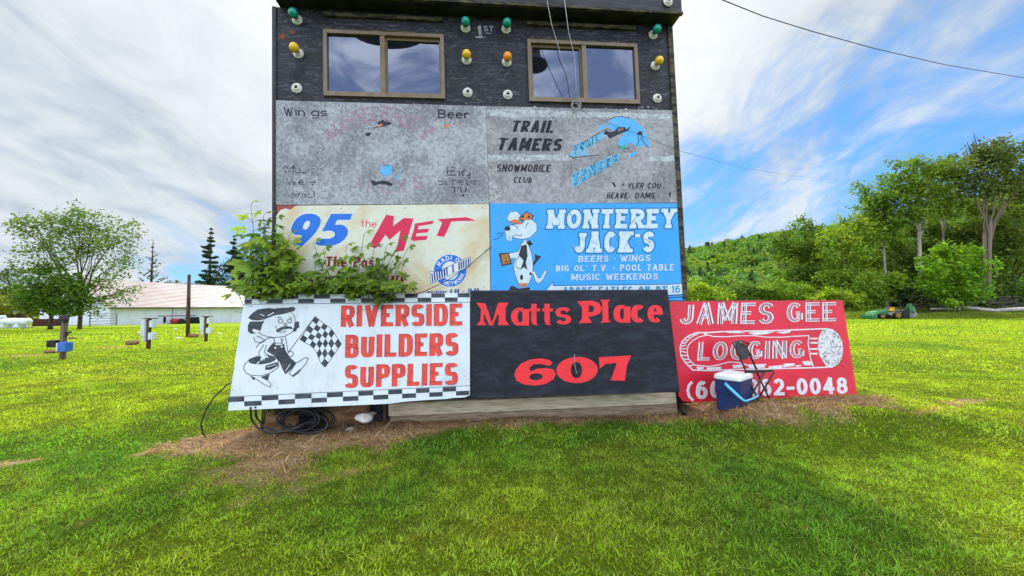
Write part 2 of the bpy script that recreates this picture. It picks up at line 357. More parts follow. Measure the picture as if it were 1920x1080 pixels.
# ------------------------------------------------------------------ sign writing: every glyph is a set of pen strokes
def EL(cx, cy, rx, ry, a0, a1, n=14, q=2.0):
    o = []
    for i in range(n + 1):
        a = R(a0 + (a1 - a0) * i / n); c, s = math.cos(a), math.sin(a)
        o.append((cx + rx * math.copysign(abs(c) ** (2 / q), c), cy + ry * math.copysign(abs(s) ** (2 / q), s)))
    return o
def glyphs(q=2.0):
    e = lambda *a: EL(*a, q=q)
    st = [(0, 0), (0, 1)]
    Pb = [(0, 1), (.5, 1)] + e(.5, .74, .5, .26, 90, -90) + [(0, .48)]
    Ssh = e(.5, .75, .5, .25, 20, 270) + e(.5, .25, .5, .25, 90, -160)[1:]
    O = e(.5, .5, .5, .5, 90, 450, 28)
    return {
     'A': (.84, [[(0, 0), (.5, 1)], [(.5, 1), (1, 0)], [(.2, .32), (.8, .32)]]),
     'B': (.70, [st, [(0, 1), (.5, 1)] + e(.5, .76, .42, .24, 90, -90) + [(0, .52)], [(0, .52), (.55, .52)] + e(.55, .26, .45, .26, 90, -90) + [(0, 0)]]),
     'C': (.74, [e(.5, .5, .5, .5, 42, 318, 22)]),
     'D': (.74, [st, [(0, 1), (.4, 1)] + e(.4, .5, .6, .5, 90, -90) + [(0, 0)]]),
     'E': (.62, [st, [(0, 1), (1, 1)], [(0, .52), (.85, .52)], [(0, 0), (1, 0)]]),
     'F': (.60, [st, [(0, 1), (1, 1)], [(0, .52), (.85, .52)]]),
     'G': (.78, [e(.5, .5, .5, .5, 42, 350, 22), [(.58, .44), (1, .44)], [(1, .44), (1, .04)]]),
     'H': (.74, [st, [(1, 0), (1, 1)], [(0, .52), (1, .52)]]),
     'I': (.0, [st]),
     'J': (.56, [[(1, 1), (1, .3)] + e(.5, .3, .5, .3, 0, -165)]),
     'K': (.74, [st, [(0, .36), (1, 1)], [(.32, .58), (1, 0)]]),
     'L': (.58, [st, [(0, 0), (1, 0)]]),
     'M': (.98, [st, [(0, 1), (.5, .12)], [(.5, .12), (1, 1)], [(1, 1), (1, 0)]]),
     'N': (.76, [st, [(0, 1), (1, 0)], [(1, 0), (1, 1)]]),
     'O': (.80, [O]),
     'P': (.68, [st, Pb]),
     'R': (.72, [st, Pb, [(.45, .48), (1, 0)]]),
     'S': (.66, [Ssh]),
     'T': (.70, [[(.5, 0), (.5, 1)], [(0, 1), (1, 1)]]),
     'U': (.72, [[(0, 1), (0, .35)] + e(.5, .35, .5, .35, 180, 360) + [(1, 1)]]),
     'V': (.80, [[(0, 1), (.5, 0)], [(.5, 0), (1, 1)]]),
     'W': (1.1, [[(0, 1), (.26, 0)], [(.26, 0), (.5, .9)], [(.5, .9), (.74, 0)], [(.74, 0), (1, 1)]]),
     'Y': (.76, [[(0, 1), (.5, .45)], [(1, 1), (.5, .45)], [(.5, .45), (.5, 0)]]),
     '0': (.62, [O]),
     '1': (.26, [[(1, 0), (1, 1)], [(1, 1), (0, .78)]]),
     '2': (.60, [e(.5, .7, .5, .3, 165, -40) + [(0, 0)], [(0, 0), (1, 0)]]),
     '4': (.66, [[(.75, 0), (.75, 1)], [(.75, 1), (0, .28)], [(0, .28), (1, .28)]]),
     '6': (.62, [e(.5, .31, .5, .31, 90, 450, 24), [(0, .31)] + EL(.55, .42, .55, .58, 180, 55, 12)]),
     '7': (.60, [[(0, 1), (1, 1)], [(1, 1), (.3, 0)]]),
     '8': (.62, [e(.5, .76, .43, .24, 90, 450, 22), e(.5, .27, .5, .27, 90, 450, 24)]),
     '9': (.62, [e(.5, .69, .5, .31, 90, 450, 24), [(1, .69)] + EL(.45, .58, .55, .58, 0, -125, 12)]),
     '-': (.36, [[(0, .4), (1, .4)]]), '.': (.0, [[(0, 0), (0, .10)]]), ',': (.05, [[(1, .02), (0, -.16)]]), '*': (.0, [[(0, .36), (0, .62)]]),
     ':': (.0, [[(0, .05), (0, .08)], [(0, .58), (0, .61)]]), "'": (.0, [[(0, .8), (0, 1)]]), '(': (.22, [EL(1.3, .45, 1.3, .68, 128, 232)]), ')': (.22, [EL(-.3, .45, 1.3, .68, 52, -52)]), '&': (.7, [e(.42, .76, .3, .24, -40, 220) + [(1, 0)], e(.42, .27, .42, .27, 100, 330)]),
     'a': (.60, [e(.5, .33, .5, .33, 60, 300, 18), [(1, .66), (1, 0)]]),
     'b': (.56, [st, e(.5, .33, .5, .33, 140, -140, 18)]),
     'd': (.58, [e(.5, .33, .5, .33, 40, 320, 18), [(1, 0), (1, 1)]]),
     'c': (.56, [e(.5, .33, .5, .33, 45, 315, 18)]),
     'e': (.60, [[(0, .36), (1, .36)], e(.5, .33, .5, .33, 5, 315, 20)]),
     'g': (.58, [e(.5, .33, .5, .33, 0, 360, 20), [(1, .66), (1, -.12)] + e(.5, -.12, .5, .2, 0, -150)]),
     'h': (.56, [st, e(.5, .36, .5, .3, 180, 0) + [(1, 0)]]),
     'i': (.0, [[(0, 0), (0, .64)], [(0, .86), (0, .92)]]),
     'k': (.56, [st, [(0, .26), (.9, .64)], [(.35, .4), (1, 0)]]),
     'l': (.0, [st]),
     'm': (.95, [[(0, 0), (0, .66)], e(.25, .4, .25, .26, 180, 0) + [(.5, 0)], e(.75, .4, .25, .26, 180, 0) + [(1, 0)]]),
     'n': (.56, [[(0, 0), (0, .66)], e(.5, .36, .5, .3, 180, 0) + [(1, 0)]]),
     'o': (.60, [e(.5, .33, .5, .33, 90, 450, 22)]),
     'r': (.40, [[(0, 0), (0, .66)], e(.6, .36, .6, .3, 180, 40)]),
     's': (.50, [e(.5, .49, .5, .165, 20, 270) + e(.5, .165, .5, .165, 90, -160)[1:]]),
     't': (.42, [[(.4, .95), (.4, .2)] + e(.8, .2, .4, .2, 180, 290), [(0, .66), (1, .66)]]),
     'u': (.56, [[(0, .66), (0, .28)] + e(.5, .3, .5, .3, 180, 360) + [(1, .66)], [(1, .66), (1, 0)]]),
     'v': (.6, [[(0, .66), (.5, 0)], [(.5, 0), (1, .66)]]),
    }
GN = glyphs(2.0); GS = glyphs(3.4)
def offs(pts, wx, wy, s0, s1):
    """ribbon along pts from pen fraction s0 to s1 (-.5..+.5), elliptical pen wx by wy"""
    dd_ = [pts[0]]
    for p in pts[1:]:
        if math.hypot(p[0] - dd_[-1][0], p[1] - dd_[-1][1]) > 1e-5: dd_.append(p)
    pts = dd_ if len(dd_) > 1 else [pts[0], (pts[0][0], pts[0][1] + 1e-3)]
    m = len(pts); closed = m > 3 and abs(pts[0][0] - pts[-1][0]) < 1e-6 and abs(pts[0][1] - pts[-1][1]) < 1e-6
    if closed: pts = pts[:-1]; m -= 1
    sg = []
    for i in range(m if closed else m - 1):
        a, b = pts[i], pts[(i + 1) % m]; dx, dy = b[0] - a[0], b[1] - a[1]; l = math.hypot(dx, dy) or 1e-9; sg.append((-dy / l, dx / l))
    L, Rr = [], []
    for i in range(m):
        if closed: n0, n1 = sg[i - 1], sg[i]
        else: n0 = sg[max(i - 1, 0)]; n1 = sg[min(i, m - 2)]
        nx, ny = n0[0] + n1[0], n0[1] + n1[1]; l = math.hypot(nx, ny) or 1e-9; nx /= l; ny /= l
        k = 1 / max(nx * n1[0] + ny * n1[1], .6)
        w_ = math.hypot(nx * wx, ny * wy) * k
        L.append((pts[i][0] + nx * w_ * s0, pts[i][1] + ny * w_ * s0)); Rr.append((pts[i][0] + nx * w_ * s1, pts[i][1] + ny * w_ * s1))
    return [[L[i], L[(i + 1) % m], Rr[(i + 1) % m], Rr[i]] for i in range(m if closed else m - 1)]
def lettering(mb, pl, text, quad, off=0.002, wx=.2, wy=.2, G=None, track=.13, serif=0.0, sth=.09, grow=0.0, fr=None, jit=0.0, cap=0.0, step=2e-4, base_w=1.0):
    """text fitted into the photo quad (TL, TR, BR, BL); strokes lie a hair proud of plane pl"""
    G = G or GN; TL, TR, BR, BL = quad
    H = (math.hypot(TL[0] - BL[0], TL[1] - BL[1]) + math.hypot(TR[0] - BR[0], TR[1] - BR[1])) / 2
    Wd = (math.hypot(TL[0] - TR[0], TL[1] - TR[1]) + math.hypot(BL[0] - BR[0], BL[1] - BR[1])) / 2
    asp = Wd / H
    fixed = sum(0.38 if ch == ' ' else (wx + (serif * .0)) for ch in text) + track * (len(text) - 1)
    nat = sum(G[ch][0] for ch in text if ch != ' ') or 1
    k = max((asp - fixed), .05 * nat) / nat
    tot = fixed + k * nat
    x = 0; quads = []
    for ch in text:
        if ch == ' ': x += .38 + track; continue
        gw, sts = G[ch]; gw *= k; jy = random.uniform(-jit, jit)
        for si, s in enumerate(sts):
            P = [(x + wx / 2 + p[0] * gw, wy / 2 + p[1] * (1 - wy) + jy) for p in s]
            m_ = len(P)
            if len(s) == 2 and cap: 
                dx, dy = P[1][0] - P[0][0], P[1][1] - P[0][1]; l = math.hypot(dx, dy) or 1; 
                P = [(P[0][0] - dx / l * cap, P[0][1] - dy / l * cap), (P[1][0] + dx / l * cap, P[1][1] + dy / l * cap)]
            if m_ == 2 and abs(P[0][1] - P[1][1]) > .3:     # stems and diagonals reach full height
                a_, b_ = P; e0 = wy / 2
                def ext(p, o, yy):
                    if (yy < .02 or yy > .98): 
                        t = e0 / abs(o[1] - p[1]); return (p[0] + (p[0] - o[0]) * t * .0, p[1] + (-e0 if yy < .5 else e0))
                    return p
                P = [ext(P[0], P[1], s[0][1]), ext(P[1], P[0], s[1][1])]
            for e in ((0, 1), (-1, -2)):                    # flat strokes reach the outer edge of the stems
                p, o = P[e[0]], P[e[1]]; px_ = s[e[0]][0]
                if abs(p[1] - o[1]) < 1e-6 and abs(p[0] - o[0]) > 1e-6 and (px_ <= .01 or px_ >= .99) and ch not in 'G': 
                    sgn = 1 if p[0] > o[0] else -1; P[e[0]] = (p[0] + sgn * wx / 2 * (.96 if ch in 'ELFBDPR' else 1), p[1])
            for (s0, s1) in (fr or [(-.5, .5)]):
                quads.append((offs(P, wx + 2 * grow, wy + 2 * grow, s0, s1)))
            if serif:
                for p, o, yy in ((P[0], P[1], s[0][1]), (P[-1], P[-2], s[-1][1])):
                    if abs(p[1] - o[1]) > .7 * abs(p[0] - o[0]) and abs(p[1]-o[1]) > .001 and (yy < .02 or yy > .98 or abs(yy - .66) < .02) and ch not in "CSGacgse'()*.,:6890O":
                        yb = p[1] - (sth if yy > .5 else 0)
                        hw = wx / 2 + serif
                        quads.append([[(p[0] - hw - grow, yb - grow), (p[0] + hw + grow, yb - grow), (p[0] + hw + grow, yb + sth + grow), (p[0] - hw - grow, yb + sth + grow)]])
        x += gw + wx + track
    for i, qs in enumerate(quads):
        o_ = off + (i % 40) * step
        for q in qs:
            out = []
            for (a, b_) in q:
                u, v = a / tot, b_
                tx = TL[0] + (TR[0] - TL[0]) * u; ty = TL[1] + (TR[1] - TL[1]) * u
                bx = BL[0] + (BR[0] - BL[0]) * u; by = BL[1] + (BR[1] - BL[1]) * u
                out.append(pl.p(bx + (tx - bx) * v, by + (ty - by) * v, o_))
            mb.add(out, [(0, 1, 2, 3)])
    return mb
def area(mb, pl, pts, off, holes=()):
    return mb.poly([pl.p(x, y, off) for x, y in pts], [[pl.p(x, y, off) for x, y in h] for h in holes])
def line(mb, pl, pts, wpx, off):
    for i, q in enumerate(offs(pts, wpx, wpx, -.5, .5)): mb.add([pl.p(x, y, off) for x, y in q], [(0, 1, 2, 3)])
    return mb
def ring(cx, cy, rx, ry, n=24, rot=0.0):
    o = []
    for i in range(n):
        a = 2 * math.pi * i / n; x, y = rx * math.cos(a), ry * math.sin(a)
        o.append((cx + x * math.cos(rot) - y * math.sin(rot), cy + x * math.sin(rot) + y * math.cos(rot)))
    return o
# ------------------------------------------------------------------ scoring tower
TW = pose_plane([-2.6966, 4.3019, 2.484, -0.0044, -0.0285, 0.107])
def T(u, v, off=0.0): return TW.o + TW.u * u + TW.v * v + TW.n * off
def uv(px, py, off=0.0):
    q = TW.p(px, py, off) - TW.o; return q.dot(TW.u), q.dot(TW.v)
YAW = math.atan2(TW.u.y, TW.u.x)
def tbox(mb, u0, u1, v0, v1, o0, o1):
    mb.hexa([T(u0, v0, o1), T(u1, v0, o1), T(u1, v1, o1), T(u0, v1, o1)], TW.n, o1 - o0); return mb
def plywood(name, base, light, k=1.0):
    m, n, b, out = newmat(name)
    co_ = n.new('ShaderNodeTexCoord').outputs['Object']
    dst = n.noise(n.mapping(co_, (1, 1, 2.5)), 1.6, 4, .6)
    v2 = n.vmath('ADD', n.mapping(co_, (1.0, 1, 9.0)), n.vmath('SCALE', (1, 1, 1), scale=n.math('MULTIPLY', dst, 5.0)))
    g = n.noise(v2, 2.2, 8, .72, 1.2)
    sp = n.noise(n.mapping(co_, (1, 1, 2)), 17, 5, .75)
    c = n.mix(n.step(g, .48, .68, 0, .75 * k), base, light)  # lighter streaks along the grain put the wall's grey sheen into the colour
    c = n.mix(n.step(sp, .60, .72, 0, .6 * k), c, tuple(x * 1.7 for x in light))
    c = n.mix(n.step(sp, .30, .42, .8, 0), c, tuple(x * .35 for x in base))
    n.link(c, b.inputs['Base Color']); b.inputs['Roughness'].default_value = .55; b.inputs['Specular IOR Level'].default_value = .35
    bump(n, b, g, .012, .7); return m
M_black = plywood('weathered black plywood', (0.010, 0.010, 0.014), (0.11, 0.105, 0.14), 1.15)
M_blackflat = mat('black painted trim', (0.014, 0.013, 0.018), (0.035, 0.033, 0.042), 5, .5, .35, stretch=(1, 1, 5), bmp=.004)
M_olive = mat('weathered olive trim', (0.10, 0.085, 0.045), (0.025, 0.023, 0.020), 7, .7, .2, .42, .58, stretch=(1, 1, 4))
M_bronze = mat('bronze aluminium frame', (0.20, 0.135, 0.075), (0.15, 0.10, 0.055), 10, .4, .5)
M_dark = mat('dark interior', (0.012, 0.012, 0.014), (0.02, 0.02, 0.022), 4, .8, .1)
VT = uv(900, 32)[1]
tower = thing('scoring_tower', 'black plywood scoring tower with two sliding windows, standing behind all the painted signs', 'tower', tuple(T(2.44, -2.52, -1.2)), 0)
WIN = [dict(tl=(608, 59), tr=(832, 66), bl=(608, 181), br=(833, 187), mx=718, hd=((608, 27), (832, 38)), deep='r'),
       dict(tl=(990, 76), tr=(1193, 85), bl=(992, 191), br=(1195, 197), mx=1095, hd=((990, 45), (1190, 53)), deep='l')]
holes = []
for q in WIN:
    a = uv(*q['tl']); b_ = uv(*q['tr']); c = uv(*q['br']); d_ = uv(*q['bl'])
    q['r'] = (min(a[0], d_[0]), max(b_[0], c[0]), (d_[1] + c[1]) / 2, (a[1] + b_[1]) / 2)
    u0, u1, v0, v1 = q['r']; holes.append([T(u0 + .01, v0 + .01), T(u1 - .01, v0 + .01), T(u1 - .01, v1 - .01), T(u0 + .01, v1 - .01)])
U1 = uv(1272, 300)[0]
mb = MB().poly([T(0, -2.5), T(U1, -2.5), T(U1, VT), T(0, VT)], holes)
for h in holes: mb.add(h + [p - TW.n * .09 for p in h], [(0, 1, 5, 4), (1, 2, 6, 5), (2, 3, 7, 6), (3, 0, 4, 7)])
obj('front_wall', mb, M_black, tower)
mb = MB()
for u in (0, U1): mb.add([T(u, -2.5), T(u, VT), T(u, VT, -2.4), T(u, -2.5, -2.4)], [(0, 1, 2, 3)])
mb.add([T(0, -2.5, -2.4), T(U1, -2.5, -2.4), T(U1, VT, -2.4), T(0, VT, -2.4)], [(0, 1, 2, 3)])
mb.add([T(0.0, 1.2, -.02), T(U1, 1.2, -.02), T(U1, 1.2, -2.38), T(0, 1.2, -2.38)], [(0, 1, 2, 3)])
obj('rear_wall', mb, M_black, tower)
# roof with its overhang
UR = (uv(506, 10, .22)[0], uv(1279, 20, .22)[0])
rf = obj('roof', tbox(MB(), UR[0], UR[1], VT + .002, VT + .30, -2.7, .22), M_blackflat, tower, bevel=.006)
obj('fascia_trim', tbox(MB(), UR[0] - .006, UR[1] + .006, VT - .012, VT + .02, .19, .232), M_olive, rf)
obj('corner_trim', tbox(MB(), U1 - .055, U1 + .012, -1.22, VT - .003, -.03, .018), M_olive, tower)
mb = MB(); tbox(mb, -.012, .03, -2.45, VT - .003, -.03, .014); obj('corner_trim', mb, M_blackflat, tower)
def glassmat():
    m, n, b, out = newmat('tinted window glass')
    gl = n.new('ShaderNodeBsdfGlossy'); gl.inputs['Roughness'].default_value = .015; gl.inputs[0].default_value = (.56, .63, .82, 1)
    df = n.new('ShaderNodeBsdfDiffuse'); df.inputs[0].default_value = (.012, .013, .02, 1)
    ms = n.new('ShaderNodeMixShader'); ms.inputs[0].default_value = .20
    co_ = n.new('ShaderNodeTexCoord').outputs['Object']
    bp = n.new('ShaderNodeBump'); bp.inputs['Distance'].default_value = .004; bp.inputs['Strength'].default_value = .25
    n.link(n.noise(co_, 1.4, 2), bp.inputs['Height']); n.link(bp.outputs[0], gl.inputs['Normal'])
    n.link(df.outputs[0], ms.inputs[1]); n.link(gl.outputs[0], ms.inputs[2]); n.link(ms.outputs[0], out.inputs[0]); return m
M_glass = glassmat()
for q in WIN:
    u0, u1, v0, v1 = q['r']; um = uv(q['mx'], 120)[0]; fw = .042
    mb = MB(); tbox(mb, u0, u1, v0, v0 + fw * 1.3, -.05, .03); tbox(mb, u0, u1, v1 - fw, v1, -.05, .03)
    tbox(mb, u0, u0 + fw, v0 + fw * 1.3, v1 - fw, -.05, .03); tbox(mb, u1 - fw, u1, v0 + fw * 1.3, v1 - fw, -.05, .03)
    tbox(mb, um - .028, um + .028, v0 + fw * 1.3, v1 - fw, -.045, .022)
    sl = (um + .028, u1 - fw) if q['deep'] == 'r' else (u0 + fw, um - .028)
    a, b_ = sl                                               # the sliding sash sits deeper
    tbox(mb, a, b_, v1 - fw - .03, v1 - fw, -.05, -.012); tbox(mb, a, b_, v0 + fw * 1.3, v0 + fw * 1.3 + .025, -.05, -.012)
    tbox(mb, a, a + .02, v0 + fw * 1.3 + .025, v1 - fw - .03, -.05, -.012); tbox(mb, b_ - .02, b_, v0 + fw * 1.3 + .025, v1 - fw - .03, -.05, -.012)
    wn = obj('window', mb, M_bronze, tower)
    for s, (a, b_) in enumerate(((u0 + fw, um - .028), (um + .028, u1 - fw))):
        deep = (s == 1) == (q['deep'] == 'r'); o_ = -.035 if deep else -.004
        obj('pane', MB().add([T(a - .004, v0 + .04, o_), T(b_ + .004, v0 + .04, o_), T(b_ + .004, v1 - .03, o_), T(a - .004, v1 - .03, o_)], [(0, 1, 2, 3)]), M_glass, wn)
    h0 = uv(*q['hd'][0]); h1 = uv(*q['hd'][1]); hv = (h0[1] + h1[1]) / 2
    tp = obj('window_header', tbox(MB(), u0, u1 - .005, hv - .035, hv + .012, -.01, .035), M_olive, tower, bevel=.004)
    obj('window_header', tbox(MB(), u0 + .01, u1 - .02, v1 + .003, v1 + .03, -.01, .012), M_olive, tower, bevel=.003)
# timber skids under the wall
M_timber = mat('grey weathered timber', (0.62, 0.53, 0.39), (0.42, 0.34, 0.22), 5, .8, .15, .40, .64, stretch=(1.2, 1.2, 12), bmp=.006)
a = uv(728, 757, .10); b_ = uv(1268, 736, .10)
vb = [uv(728, 757, .1)[1], uv(728, 781, .1)[1], uv(1268, 736, .1)[1], uv(1268, 757, .1)[1], uv(728, 812, .06)[1], uv(1272, 780, .06)[1]]
mb = MB(); ua, ub = a[0], b_[0]
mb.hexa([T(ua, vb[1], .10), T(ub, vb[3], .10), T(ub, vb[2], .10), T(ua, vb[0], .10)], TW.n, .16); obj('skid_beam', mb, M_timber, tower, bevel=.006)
mb = MB(); mb.hexa([T(ua + .01, vb[4], .07), T(ub + .02, vb[5], .07), T(ub + .02, vb[3] - .004, .07), T(ua + .01, vb[1] - .004, .07)], TW.n, .14); obj('skid_beam', mb, mat('darker weathered timber', (0.34, 0.26, 0.17), (0.19, 0.14, 0.09), 5, .85, .15, .40, .64, stretch=(1.2, 1.2, 12), bmp=.006), tower, bevel=.006)  # lower skid in a darker tone so the two beams read apart
# faded number over the wall
M_fadew = mat('faded white lettering', (0.42, 0.40, 0.42), (0.22, 0.21, 0.24), 30, .7, .2, wear=3.0, wlo=.58, whi=.7, wscale=40)
mb = MB(); lettering(mb, TW, '1', [(893, 48), (902, 48), (904, 70), (895, 70)], .003, .26, .2)
mb.add([TW.p(x, y, .0034) for x, y in ((892, 68), (906, 69), (906, 71.5), (892, 70.5))], [(0, 1, 2, 3)])
lettering(mb, TW, 'ST', [(907, 48), (926, 49), (925, 59), (907, 58)], .003, .22, .2)
mb.add([TW.p(x, y, .003) for x, y in ((911, 61.5), (921, 62), (921, 63.4), (911, 62.9))], [(0, 1, 2, 3)])
obj('number_lettering', mb, M_fadew, tower)
M_rust = mat('rusty round patch', (0.20, 0.07, 0.045), (0.10, 0.05, 0.04), 20, .8, .2)
for (x, y, r) in ((529, 68, 7), (548, 60, 5)): obj('rust_patch', area(MB(), TW, ring(x, y, r * 1.15, r * .8, 14), .002), M_rust, tower)
M_tar = mat('tar black splash', (0.006, 0.006, 0.008), (0.010, 0.010, 0.013), 20, .5, .3)
sp = []
for i in range(34):
    a = 2 * math.pi * i / 34; r = (9 if i % 2 else 23) * random.uniform(.6, 1.15); sp.append((560 + r * math.cos(a) * .95, 134 + r * math.sin(a)))
obj('tar_splash', area(MB(), TW, sp, .0025), M_tar, tower)

# coloured bulbs in white holders, one thing each
M_porc = mat('white porcelain', (0.72, 0.70, 0.64), (0.55, 0.52, 0.45), 22, .35, .5)
def bulbmat(name, c):
    m, n, b, out = newmat(name); b.inputs['Base Color'].default_value = (*c, 1); b.inputs['Roughness'].default_value = .12
    b.inputs['Specular IOR Level'].default_value = .6; b.inputs['Subsurface Weight'].default_value = 0.35; b.inputs['Subsurface Radius'].default_value = (.02, .02, .02); return m
M_gb = bulbmat('green glass bulb', (0.0, 0.30, 0.21)); M_yb = bulbmat('yellow glass bulb', (0.80, 0.50, 0.015)); M_ob = bulbmat('orange glass bulb', (0.85, 0.30, 0.01))
def holder(label, px, py, bulb=None, off=.0, group='lamp holders on the tower wall', r=.06):
    p = TW.p(px, py, off); t = thing('lamp_holder', label, 'lamp holder' if not bulb else 'light bulb', tuple(p), YAW, group)
    mb = MB().lathe((0, 0, 0), (0, -1, 0), [(r, 0.0), (r, .010), (r * .93, .016), (r * .62, .018), (r * .56, .040), (r * .36, .040), (r * .32, .014), (0.0, .013)], 20)
    obj('socket_base', mb, M_porc, t, True, True)
    if bulb:
        obj('bulb_cap', MB().lathe((0, 0, 0), (0, -1, 0), [(.016, .013), (.016, .052), (.02, .06)], 12), M_bronze, t, True, True)
        prof = [(.018, .055)] + [(.054 * math.sin(R(a)), .112 - .054 * math.cos(R(a))) for a in range(25, 180, 12)] + [(0, .166)]
        obj('glass_bulb', MB().lathe((0, 0, 0), (0, -1, 0), prof, 18), bulb, t, True, True)
    else:
        obj('socket_hole', MB().lathe((0, 0, 0), (0, -1, 0), [(.018, .0135), (.018, .022), (.006, .024)], 12), M_dark, t, True)  # dark plug put in for the shaded hole of an empty holder
    return t
for px, py, bm_, lb in ((558, 38, M_gb, 'green round bulb in white holder, above the yellow one left of the left window'),
                        (873, 53, M_gb, 'green round bulb just left of the faded 1ST marking'),
                        (949, 55, M_gb, 'green round bulb just right of the faded 1ST marking'),
                        (1224, 66, M_gb, 'green round bulb right of the right window under the roof corner'),
                        (560, 101, M_yb, 'yellow round bulb in white holder left of the left window'),
                        (875, 113, M_yb, 'yellow round bulb beside the right edge of the left window'),
                        (950, 117, M_ob, 'orange round bulb beside the left edge of the right window'),
                        (1228, 124, M_yb, 'yellow round bulb between the right window and the tower corner'),
                        (557, 166, None, 'empty white bulb holder lower left of the left window'),
                        (877, 174, None, 'empty white bulb holder beside the lower right corner of the left window'),
                        (952, 178, None, 'empty white bulb holder beside the lower left corner of the right window'),
                        (1232, 185, None, 'empty white bulb holder right of the right window, low on the wall')):
    holder(lb, px, py, bm_)
holder('empty white bulb holder on the roof edge, above the right corner', 1252, 4, None, .233)

# wires
M_wire = mat('grey galvanised wire', (0.42, 0.42, 0.42), (0.30, 0.30, 0.30), 20, .5, .4)
M_cable = mat('black cable', (0.012, 0.012, 0.013), (0.025, 0.024, 0.024), 20, .45, .4)
def wire(name, label, pts, r, m=None, cat='wire', group=None):
    return tag(obj(name, MB().tube(pts, r, 6), m or M_wire, smooth=True), label, cat, group)
P0 = TW.p(1079, 190, .10)
wire('wire', 'grey wire slanting from the roof edge down to the coil, left one of the pair', [TW.p(1025, -3, .26), TW.p(1034, 45, .24), TW.p(1056, 118, .17), P0], .0042, group='wires hanging in front of the right window')
wire('wire', 'grey bent wire from the roof edge to the coil, right one of the pair', [TW.p(1058, -3, .26), TW.p(1066, 60, .22), TW.p(1077, 105, .16), TW.p(1080, 150, .13), P0 + Vector((.01, 0, 0))], .0042, group='wires hanging in front of the right window')
mb = MB()
for k in range(4):
    c = TW.p(1080 + random.uniform(-2, 2), 197 + random.uniform(-3, 3), .06); rr = random.uniform(.04, .062); ax = random.uniform(-.6, .6)
    mb.tube([c + TW.u * (rr * math.cos(a) * math.cos(ax)) + TW.v * (rr * math.sin(a)) + TW.n * (rr * math.cos(a) * math.sin(ax)) for a in [2 * math.pi * i / 20 for i in range(20)]], .004, 5, closed=True)
mb.tube([TW.p(1078, 200, .05), TW.p(1070, 218, .03), TW.p(1066, 228, .016)], .0028, 5)
tag(obj('wire_coil', mb, M_wire, smooth=True), 'small tangled coil of wire hanging under the right window', 'wire coil')
wire('wire', 'thin dark wire from the coil past the tower corner towards the trees', [TW.p(1082, 202, .05), TW.p(1110, 218, .035), TW.p(1180, 245, .03), TW.p(1278, 284, .04), at(1400, 316, 8), at(1500, 331, 14), at(1560, 337, 19), at(1640, 339, 27)], .0022, M_cable)
wire('overhead_cable', 'black overhead cable crossing the sky at upper right', [at(1285, -42, 7.5), at(1350, -2, 8.2), at(1430, 30, 9.1), at(1520, 58, 10.0), at(1640, 91, 11.4), at(1770, 121, 13), at(1920, 146, 15), at(2150, 172, 18)], .012, M_cable, 'cable')
wire('cable', 'thin black cable sagging across the cream sign towards the checkered border', [TW.p(921, 462, .03), TW.p(880, 498, .05), TW.p(840, 525, .09), TW.p(795, 547, .16), TW.p(760, 556, .20)], .0045, M_cable, 'cable')

# horn loudspeakers on arms out from the roof edge, above the frame: seen only as dark shapes mirrored in the glass
def mirrored(px, py, d): return TW.p(px, py, -d) + TW.n * (2 * d)
for (px, py, rr, ln, ax) in ((730, 62, .52, .55, (.15, -.3, -1)), (1004, 118, .20, .42, (0, 0, -1))):
    c = mirrored(px, py, 1.0); a_ = Vector(ax).normalized(); hb = c - a_ * ln
    hn = obj('horn', MB().lathe(c, -a_, [(rr * .97, .02), (rr, 0), (rr * .72, ln * .12), (rr * .5, ln * .35), (rr * .36, ln * .7), (rr * .34, ln)], 24), M_blackflat, rf, smooth=True)
    f_ = TW.o + TW.u * ((hb - TW.o).dot(TW.u)) + TW.v * (VT + .2) + TW.n * .2
    obj('horn_arm', MB().tube([f_, f_.lerp(hb, .6) + Vector((0, 0, .05)), hb], .025, 6), M_blackflat, rf, smooth=True)
